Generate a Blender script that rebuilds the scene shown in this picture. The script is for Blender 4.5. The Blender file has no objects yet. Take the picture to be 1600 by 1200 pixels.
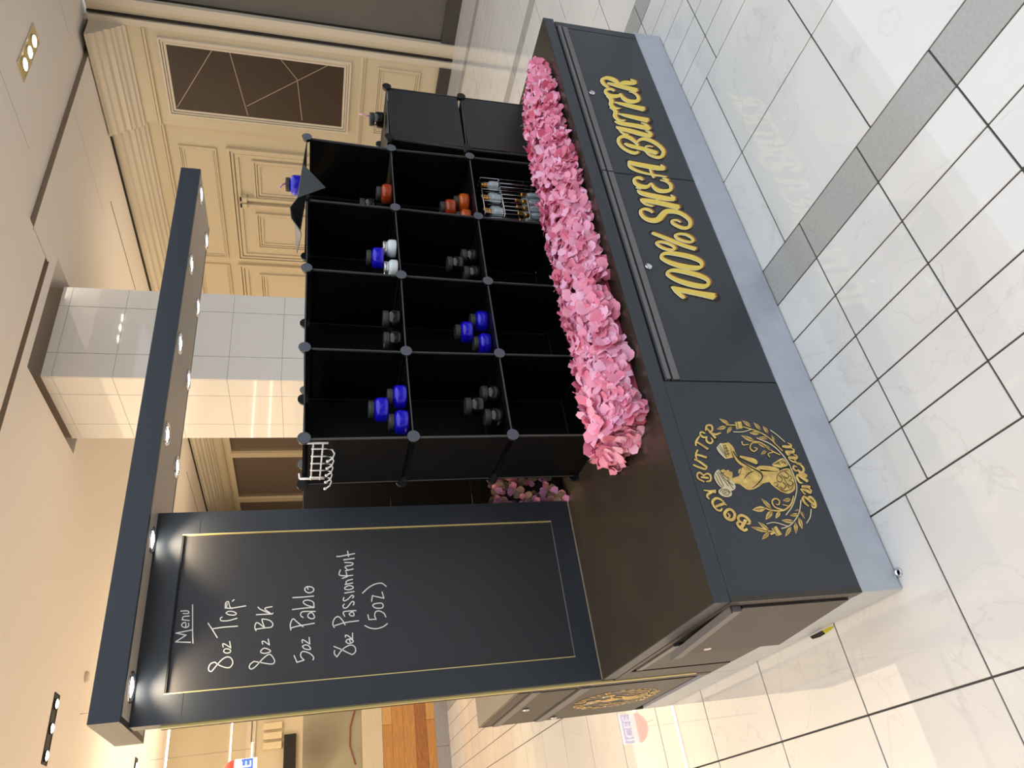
import bpy, bmesh, math, random
from mathutils import Vector, Matrix
random.seed(7)
scene = bpy.context.scene
C = scene.collection
# ------------------------------------------------------------------ camera
CAM = Vector((-0.4671, -1.6814, 1.6196)); YAW, PIT, ROLL, FPX = 0.5982, -0.2721, -0.0166, 1120.54
_f = Vector((math.sin(YAW)*math.cos(PIT), math.cos(YAW)*math.cos(PIT), math.sin(PIT)))
_r = Vector((math.cos(YAW), -math.sin(YAW), 0)); _d = _f.cross(_r)
_r2 = math.cos(ROLL)*_r + math.sin(ROLL)*_d; _d2 = -math.sin(ROLL)*_r + math.cos(ROLL)*_d
cd = bpy.data.cameras.new('camera'); cam = bpy.data.objects.new('camera', cd); C.objects.link(cam)
# the phone was held so that the picture lies on its side: image right = scene down, image up = scene right
cam.matrix_world = Matrix(((_d2.x, _r2.x, -_f.x, CAM.x), (_d2.y, _r2.y, -_f.y, CAM.y), (_d2.z, _r2.z, -_f.z, CAM.z), (0, 0, 0, 1)))
cd.sensor_fit = 'HORIZONTAL'; cd.sensor_width = 36.0; cd.lens = FPX*36/1600; cd.clip_start = .05; cd.clip_end = 200
scene.camera = cam
# ------------------------------------------------------------------ world: overcast sky over the open atrium behind the photographer
w = bpy.data.worlds.new('world'); scene.world = w; w.use_nodes = True
bg = w.node_tree.nodes['Background']; bg.inputs[0].default_value = (.85, .92, 1.0, 1); bg.inputs[1].default_value = 1.42
scene.view_settings.view_transform = 'Standard'; scene.view_settings.look = 'None'
scene.view_settings.exposure = 0.0; scene.view_settings.gamma = 1; scene.view_settings.use_curve_mapping = False
def lamp(name, kind, loc, power, col, size=.1, sizey=None, rot=(0, 0, 0), spot=None, parent=None):
    l = bpy.data.lights.new(name, kind); l.energy = power; l.color = col
    if kind == 'AREA':
        l.shape = 'RECTANGLE'; l.size = size; l.size_y = sizey or size
    else: l.shadow_soft_size = size
    if spot: l.spot_size = spot; l.spot_blend = .6
    o = bpy.data.objects.new(name, l); C.objects.link(o); o.location = loc; o.rotation_euler = rot
    if parent:
        o.parent = parent; o.matrix_parent_inverse = Matrix.Translation(-parent.location)
    return o
WARM = (1.0, .79, .54); WARM2 = (1.0, .88, .72)
lamp('mall_light', 'AREA', (-.2, 8.2, 4.04), 215, WARM, 6.0, 7.0)
lamp('ceiling_fill', 'AREA', (-.5, 11.0, 3.3), 135, WARM, 8.0, 4.0, rot=(math.pi, 0, 0))  # unseen upward area lights added to brighten the ceiling, no fixture there
lamp('ceiling_fill', 'AREA', (-6.5, 3.5, 3.2), 210, WARM, 3.0, 7.0, rot=(math.pi, 0, 0))
lamp('ceiling_fill', 'AREA', (6.6, 9.0, 3.4), 16, WARM, 1.5, 8.0, rot=(math.pi, 0, 0))
lamp('mall_light', 'AREA', (5.6, 11.0, 4.04), 68, WARM, 4.0, 9.0)
lamp('mall_light', 'AREA', (6.1, 4.9, 4.04), 20, WARM2, 2.6, 2.4)
lamp('mall_light', 'AREA', (-5.2, 4.0, 4.04), 180, WARM, 6.0, 9.0)
# ------------------------------------------------------------------ helpers
def lin(c): return tuple(((v/255)/12.92 if v/255 <= .04045 else ((v/255+.055)/1.055)**2.4) for v in c)
MATS = {}
def mat(name, rgb, rough=.5, metal=0., spec=.5, var=0., vscale=8., bump=0., bscale=60., stretch=None, coat=0., emit=None, estr=1., trans=0.):
    if name in MATS: return MATS[name]
    m = bpy.data.materials.new(name); m.use_nodes = True; nt = m.node_tree; b = nt.nodes['Principled BSDF']
    c = lin(rgb); b.inputs['Base Color'].default_value = (*c, 1); b.inputs['Roughness'].default_value = rough
    b.inputs['Metallic'].default_value = metal; b.inputs['Specular IOR Level'].default_value = spec
    b.inputs['Coat Weight'].default_value = coat; b.inputs['Transmission Weight'].default_value = trans
    if emit: b.inputs['Emission Color'].default_value = (*lin(emit), 1); b.inputs['Emission Strength'].default_value = estr
    if var or bump:
        g = nt.nodes.new('ShaderNodeNewGeometry'); vec = g.outputs['Position']
        if stretch:
            mp = nt.nodes.new('ShaderNodeMapping'); mp.inputs['Scale'].default_value = stretch; nt.links.new(vec, mp.inputs['Vector']); vec = mp.outputs['Vector']
    if var:
        n = nt.nodes.new('ShaderNodeTexNoise'); n.inputs['Scale'].default_value = vscale; n.inputs['Detail'].default_value = 6; nt.links.new(vec, n.inputs['Vector'])
        r = nt.nodes.new('ShaderNodeValToRGB'); r.color_ramp.elements[0].position = .3; r.color_ramp.elements[1].position = .7
        r.color_ramp.elements[0].color = (*[v*(1-var) for v in c], 1); r.color_ramp.elements[1].color = (*[min(1, v*(1+var)) for v in c], 1)
        nt.links.new(n.outputs['Fac'], r.inputs['Fac']); nt.links.new(r.outputs['Color'], b.inputs['Base Color'])
    if bump:
        n2 = nt.nodes.new('ShaderNodeTexNoise'); n2.inputs['Scale'].default_value = bscale; n2.inputs['Detail'].default_value = 4; nt.links.new(vec, n2.inputs['Vector'])
        bp = nt.nodes.new('ShaderNodeBump'); bp.inputs['Strength'].default_value = bump; bp.inputs['Distance'].default_value = .002
        nt.links.new(n2.outputs['Fac'], bp.inputs['Height']); nt.links.new(bp.outputs['Normal'], b.inputs['Normal'])
    MATS[name] = m; return m
class MB:
    def __init__(s): s.v = []; s.f = []; s.m = []; s.sm = []
    def face(s, idx, mi=0, smooth=False): s.f.append(idx); s.m.append(mi); s.sm.append(smooth)
    def quad(s, a, b, c, d, mi=0):
        n = len(s.v); s.v += [tuple(a), tuple(b), tuple(c), tuple(d)]; s.face((n, n+1, n+2, n+3), mi); return s
    def box(s, x0, x1, y0, y1, z0, z1, mi=0, ch=0.):
        if ch and min(x1-x0, y1-y0, z1-z0) > 2.2*ch:
            n = len(s.v); X = (x0, x0+ch, x1-ch, x1); Y = (y0, y0+ch, y1-ch, y1); Z = (z0, z0+ch, z1-ch, z1)
            def ring(zz, ins): # octagon-ish chamfered outline of vertical edges
                e = ch+ins
                return [(x0+e, y0+ins, zz), (x1-e, y0+ins, zz), (x1-ins, y0+e, zz), (x1-ins, y1-e, zz), (x1-e, y1-ins, zz), (x0+e, y1-ins, zz), (x0+ins, y1-e, zz), (x0+ins, y0+e, zz)]
            for zz, ins in ((z0, ch*.6), (z0+ch, 0), (z1-ch, 0), (z1, ch*.6)): s.v += ring(zz, ins)
            for k in range(3):
                for i in range(8):
                    j = (i+1) % 8; s.face((n+k*8+i, n+k*8+j, n+k*8+8+j, n+k*8+8+i), mi)
            s.face(tuple(n+7-i for i in range(8)), mi); s.face(tuple(n+24+i for i in range(8)), mi); return s
        n = len(s.v)
        s.v += [(x, y, z) for z in (z0, z1) for y in (y0, y1) for x in (x0, x1)]
        for q in ((0, 2, 3, 1), (4, 5, 7, 6), (0, 1, 5, 4), (2, 6, 7, 3), (0, 4, 6, 2), (1, 3, 7, 5)): s.face(tuple(n+i for i in q), mi)
        return s
    def lathe(s, prof, o=(0, 0, 0), n=20, axis='Z', mi=0, smooth=True, capb=True, capt=True):
        b = len(s.v); o = Vector(o)
        for r, h in prof:
            for i in range(n):
                a = 2*math.pi*i/n; p = (r*math.cos(a), r*math.sin(a), h)
                if axis == 'Y': p = (p[0], -p[2], p[1])
                elif axis == 'X': p = (p[2], p[0], p[1])
                elif axis == '-X': p = (-p[2], -p[0], p[1])
                s.v.append(tuple(o+Vector(p)))
        for k in range(len(prof)-1):
            for i in range(n):
                j = (i+1) % n; s.face((b+k*n+i, b+k*n+j, b+(k+1)*n+j, b+(k+1)*n+i), mi, smooth)
        if capb: s.face(tuple(b+n-1-i for i in range(n)), mi)
        if capt: s.face(tuple(b+(len(prof)-1)*n+i for i in range(n)), mi)
        return s
    def tube(s, pts, r, n=6, mi=0):
        pts = [Vector(p) for p in pts]; b = len(s.v)
        for i, p in enumerate(pts):
            t = (pts[min(i+1, len(pts)-1)]-pts[max(i-1, 0)]).normalized()
            u = t.cross(Vector((0, 0, 1)) if abs(t.z) < .9 else Vector((1, 0, 0))).normalized(); v = t.cross(u)
            for k in range(n):
                a = 2*math.pi*k/n; s.v.append(tuple(p+r*(math.cos(a)*u+math.sin(a)*v)))
        for i in range(len(pts)-1):
            for k in range(n):
                j = (k+1) % n; s.face((b+i*n+k, b+i*n+j, b+(i+1)*n+j, b+(i+1)*n+k), mi, True)
        s.face(tuple(b+n-1-k for k in range(n)), mi); s.face(tuple(b+(len(pts)-1)*n+k for k in range(n)), mi); return s
    def mesh(s, name, mats):
        me = bpy.data.meshes.new(name); me.from_pydata(s.v, [], s.f)
        for m in (mats if isinstance(mats, (list, tuple)) else [mats]): me.materials.append(m)
        me.polygons.foreach_set('material_index', s.m); me.polygons.foreach_set('use_smooth', s.sm); me.update()
        return me
def tag(o, label=None, cat=None, group=None, kind=None):
    for k, v in (('label', label), ('category', cat), ('group', group), ('kind', kind)):
        if v: o[k] = v
    return o
def link(o, parent=None):
    C.objects.link(o)
    if parent is not None:
        o.parent = parent; o.matrix_parent_inverse = Matrix.Translation(-wloc(parent))
    return o
WL = {}
def wloc(o): return WL.get(o.name, Vector((0, 0, 0)))
def obj(name, mb, mats, parent=None, **k):
    me = mb if isinstance(mb, bpy.types.Mesh) else mb.mesh(name, mats)
    o = bpy.data.objects.new(name, me); link(o, parent); return tag(o, **k)
def inst(name, me, loc, parent=None, rot=None, **k):
    o = bpy.data.objects.new(name, me); link(o, parent); o.location = loc
    if rot: o.rotation_euler = rot
    return tag(o, **k)
def thing(name, loc, label, cat, group=None, kind=None):
    o = bpy.data.objects.new(name, None); C.objects.link(o); o.location = loc; o.empty_display_size = .05
    WL[o.name] = Vector(loc); return tag(o, label, cat, group, kind)
# ------------------------------------------------------------------ materials
M = dict(
 lam=mat('black_laminate', (53, 59, 68), .38, bump=.05, bscale=400), lamtop=mat('dark_brown_worktop', (56, 50, 40), .26, var=.12, vscale=5),
 lamside=mat('warm_lit_black_laminate', (62, 56, 50), .42), plinth=mat('grey_plinth_metal', (192, 200, 212), .35, .15, var=.05, vscale=14, bump=.1, bscale=40),  # lamside: black laminate with the warm side light put into its colour
 seam=mat('black_gap', (8, 8, 9), .7), gold=mat('brass_trim', (240, 222, 150), .35, .3), alu=mat('dark_aluminium', (122, 120, 122), .4, .4), steel=mat('chrome', (225, 225, 228), .15, 1.),
 board=mat('chalk_board', (54, 56, 62), .45, bump=.25, bscale=900), chalk=mat('white_chalk', (232, 234, 230), .9),
 under=mat('canopy_underside', (196, 186, 174), .45), plast=mat('black_plastic_sheet', (10, 10, 12), .42, spec=.3), rim=mat('lit_plastic_rim', (78, 79, 82), .5), cap=mat('slate_plastic_cap', (92, 96, 106), .55), capd=mat('black_plastic_cap', (22, 22, 25), .4),  # rim: black sheet edges painted lighter for the light they catch
 tgold=mat('yellow_gold_print', (255, 226, 104), .5), tshade=mat('brown_print', (176, 112, 64), .5), tout=mat('olive_print', (112, 104, 78), .5), tblk=mat('black_print', (22, 20, 22), .5), twht=mat('cream_print', (255, 250, 220), .45),
 lgold=mat('logo_gold_print', (244, 196, 112), .4, var=.34, vscale=42), llight=mat('logo_pale_print', (236, 220, 180), .45), ldark=mat('logo_line_print', (40, 34, 28), .5),
 cream=mat('cream_paint', (214, 201, 174), .5), cream2=mat('pale_cream_paint', (218, 208, 190), .5), ceil=mat('ceiling_paint', (248, 241, 235), .85), taupe=mat('taupe_metal', (150, 136, 120), .4, .3), brown=mat('dark_brown_panel', (58, 44, 36), .35), inlay=mat('brass_inlay', (176, 162, 142), .4),
 shut=mat('grey_shutter', (98, 96, 92), .45, var=.08, vscale=1.2), glassd=mat('dark_shop_glass', (120, 106, 96), .15), wtile=mat('white_glazed_tile', (250, 249, 248), .06, coat=.4), grout=mat('grout', (70, 68, 66), .9), groutl=mat('pale_grout', (170, 165, 160), .8),
 gtile=mat('grey_speckled_tile', (176, 174, 170), .12, var=.07, vscale=90), lamp=mat('lamp_glow', (255, 250, 240), emit=(255, 246, 230), estr=28.), led=mat('led_strip', (255, 255, 250), emit=(255, 250, 235), estr=9.),
 wood1=mat('oak_board', (206, 148, 84), .5, var=.16, vscale=9, stretch=(1, 1, 9)), wood2=mat('dark_oak_board', (176, 116, 66), .5, var=.28, vscale=6, stretch=(1.5, 1, 10)), wood3=mat('light_oak_board', (222, 170, 104), .5, var=.10, vscale=9, stretch=(1, 1, 9)), wpale=mat('whitewashed_board', (226, 210, 178), .5, var=.06, vscale=8, stretch=(1, 1, 12)), gbase=mat('grey_stone_skirting', (168, 166, 168), .5, var=.1, vscale=14, stretch=(1, 1, 3)),
 blk=mat('black_matte', (16, 15, 15), .6), white=mat('white_coated_wire', (236, 238, 240), .35), bfelt=mat('dark_stem_mat', (196, 92, 120), .9))
def marble():
    m = bpy.data.materials.new('white_marble_tile'); m.use_nodes = True; nt = m.node_tree; b = nt.nodes['Principled BSDF']
    g = nt.nodes.new('ShaderNodeNewGeometry'); oi = nt.nodes.new('ShaderNodeObjectInfo')
    n = nt.nodes.new('ShaderNodeTexNoise'); n.inputs['Scale'].default_value = 1.6; n.inputs['Detail'].default_value = 7; n.inputs['Distortion'].default_value = 1.6
    nt.links.new(g.outputs['Position'], n.inputs['Vector'])
    r = nt.nodes.new('ShaderNodeValToRGB'); e = r.color_ramp.elements
    e[0].position = .35; e[0].color = (*lin((224, 222, 219)), 1); e[1].position = .72; e[1].color = (*lin((232, 230, 226)), 1)
    k = e.new(.5); k.color = (*lin((228, 226, 223)), 1); k = e.new(.508); k.color = (*lin((219, 216, 212)), 1); k = e.new(.516); k.color = (*lin((228, 226, 223)), 1)
    nt.links.new(n.outputs['Fac'], r.inputs['Fac']); nt.links.new(r.outputs['Color'], b.inputs['Base Color'])
    b.inputs['Roughness'].default_value = .02; b.inputs['Coat Weight'].default_value = .15; b.inputs['Coat Roughness'].default_value = .02; b.inputs['Specular IOR Level'].default_value = 1.0
    return m
M['marble'] = marble()
def jarmat(name, rgb, rough, spec=.5): return mat(name, rgb, rough, spec=spec, coat=.5)
M['blue'] = jarmat('cobalt_blue_gloss', (28, 18, 205), .18); M['amber'] = jarmat('amber_gloss', (170, 62, 24), .2); M['orange'] = jarmat('orange_amber_gloss', (205, 88, 22), .2); M['jblack'] = jarmat('black_gloss', (14, 14, 15), .18); M['jwhite'] = jarmat('white_gloss', (228, 238, 240), .3); M['lid'] = mat('grey_black_lid', (58, 58, 58), .45); M['clid'] = mat('silver_lid', (225, 222, 224), .22, .8)
def glassm():
    m = mat('clear_glass', (206, 224, 228), .06, trans=.35, coat=.6); return m
M['glass'] = glassm(); M['goldcap'] = mat('gold_cap', (220, 170, 84), .22, .9); M['pink'] = mat('pink_plastic', (244, 168, 205), .4)
def petal(name, cols):
    m = bpy.data.materials.new(name); m.use_nodes = True; nt = m.node_tree; b = nt.nodes['Principled BSDF']
    g = nt.nodes.new('ShaderNodeNewGeometry'); r = nt.nodes.new('ShaderNodeValToRGB'); e = r.color_ramp.elements
    e[0].position = 0; e[0].color = (*lin(cols[0]), 1); e[1].position = 1; e[1].color = (*lin(cols[-1]), 1)
    for i, c in enumerate(cols[1:-1]): k = e.new((i+1)/(len(cols)-1)); k.color = (*lin(c), 1)
    nt.links.new(g.outputs['Random Per Island'], r.inputs['Fac'])
    nt.links.new(r.outputs['Color'], b.inputs['Base Color']); b.inputs['Roughness'].default_value = .7
    b.inputs['Subsurface Weight'].default_value = 0.0
    return m
M['petal'] = petal('pink_petal', [(214, 86, 120), (232, 122, 152), (241, 146, 176), (248, 170, 198), (252, 196, 226)])
M['petald'] = petal('dusky_petal', [(70, 56, 44), (104, 88, 68), (132, 112, 90), (150, 118, 100), (222, 130, 148), (178, 132, 190)])
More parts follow.
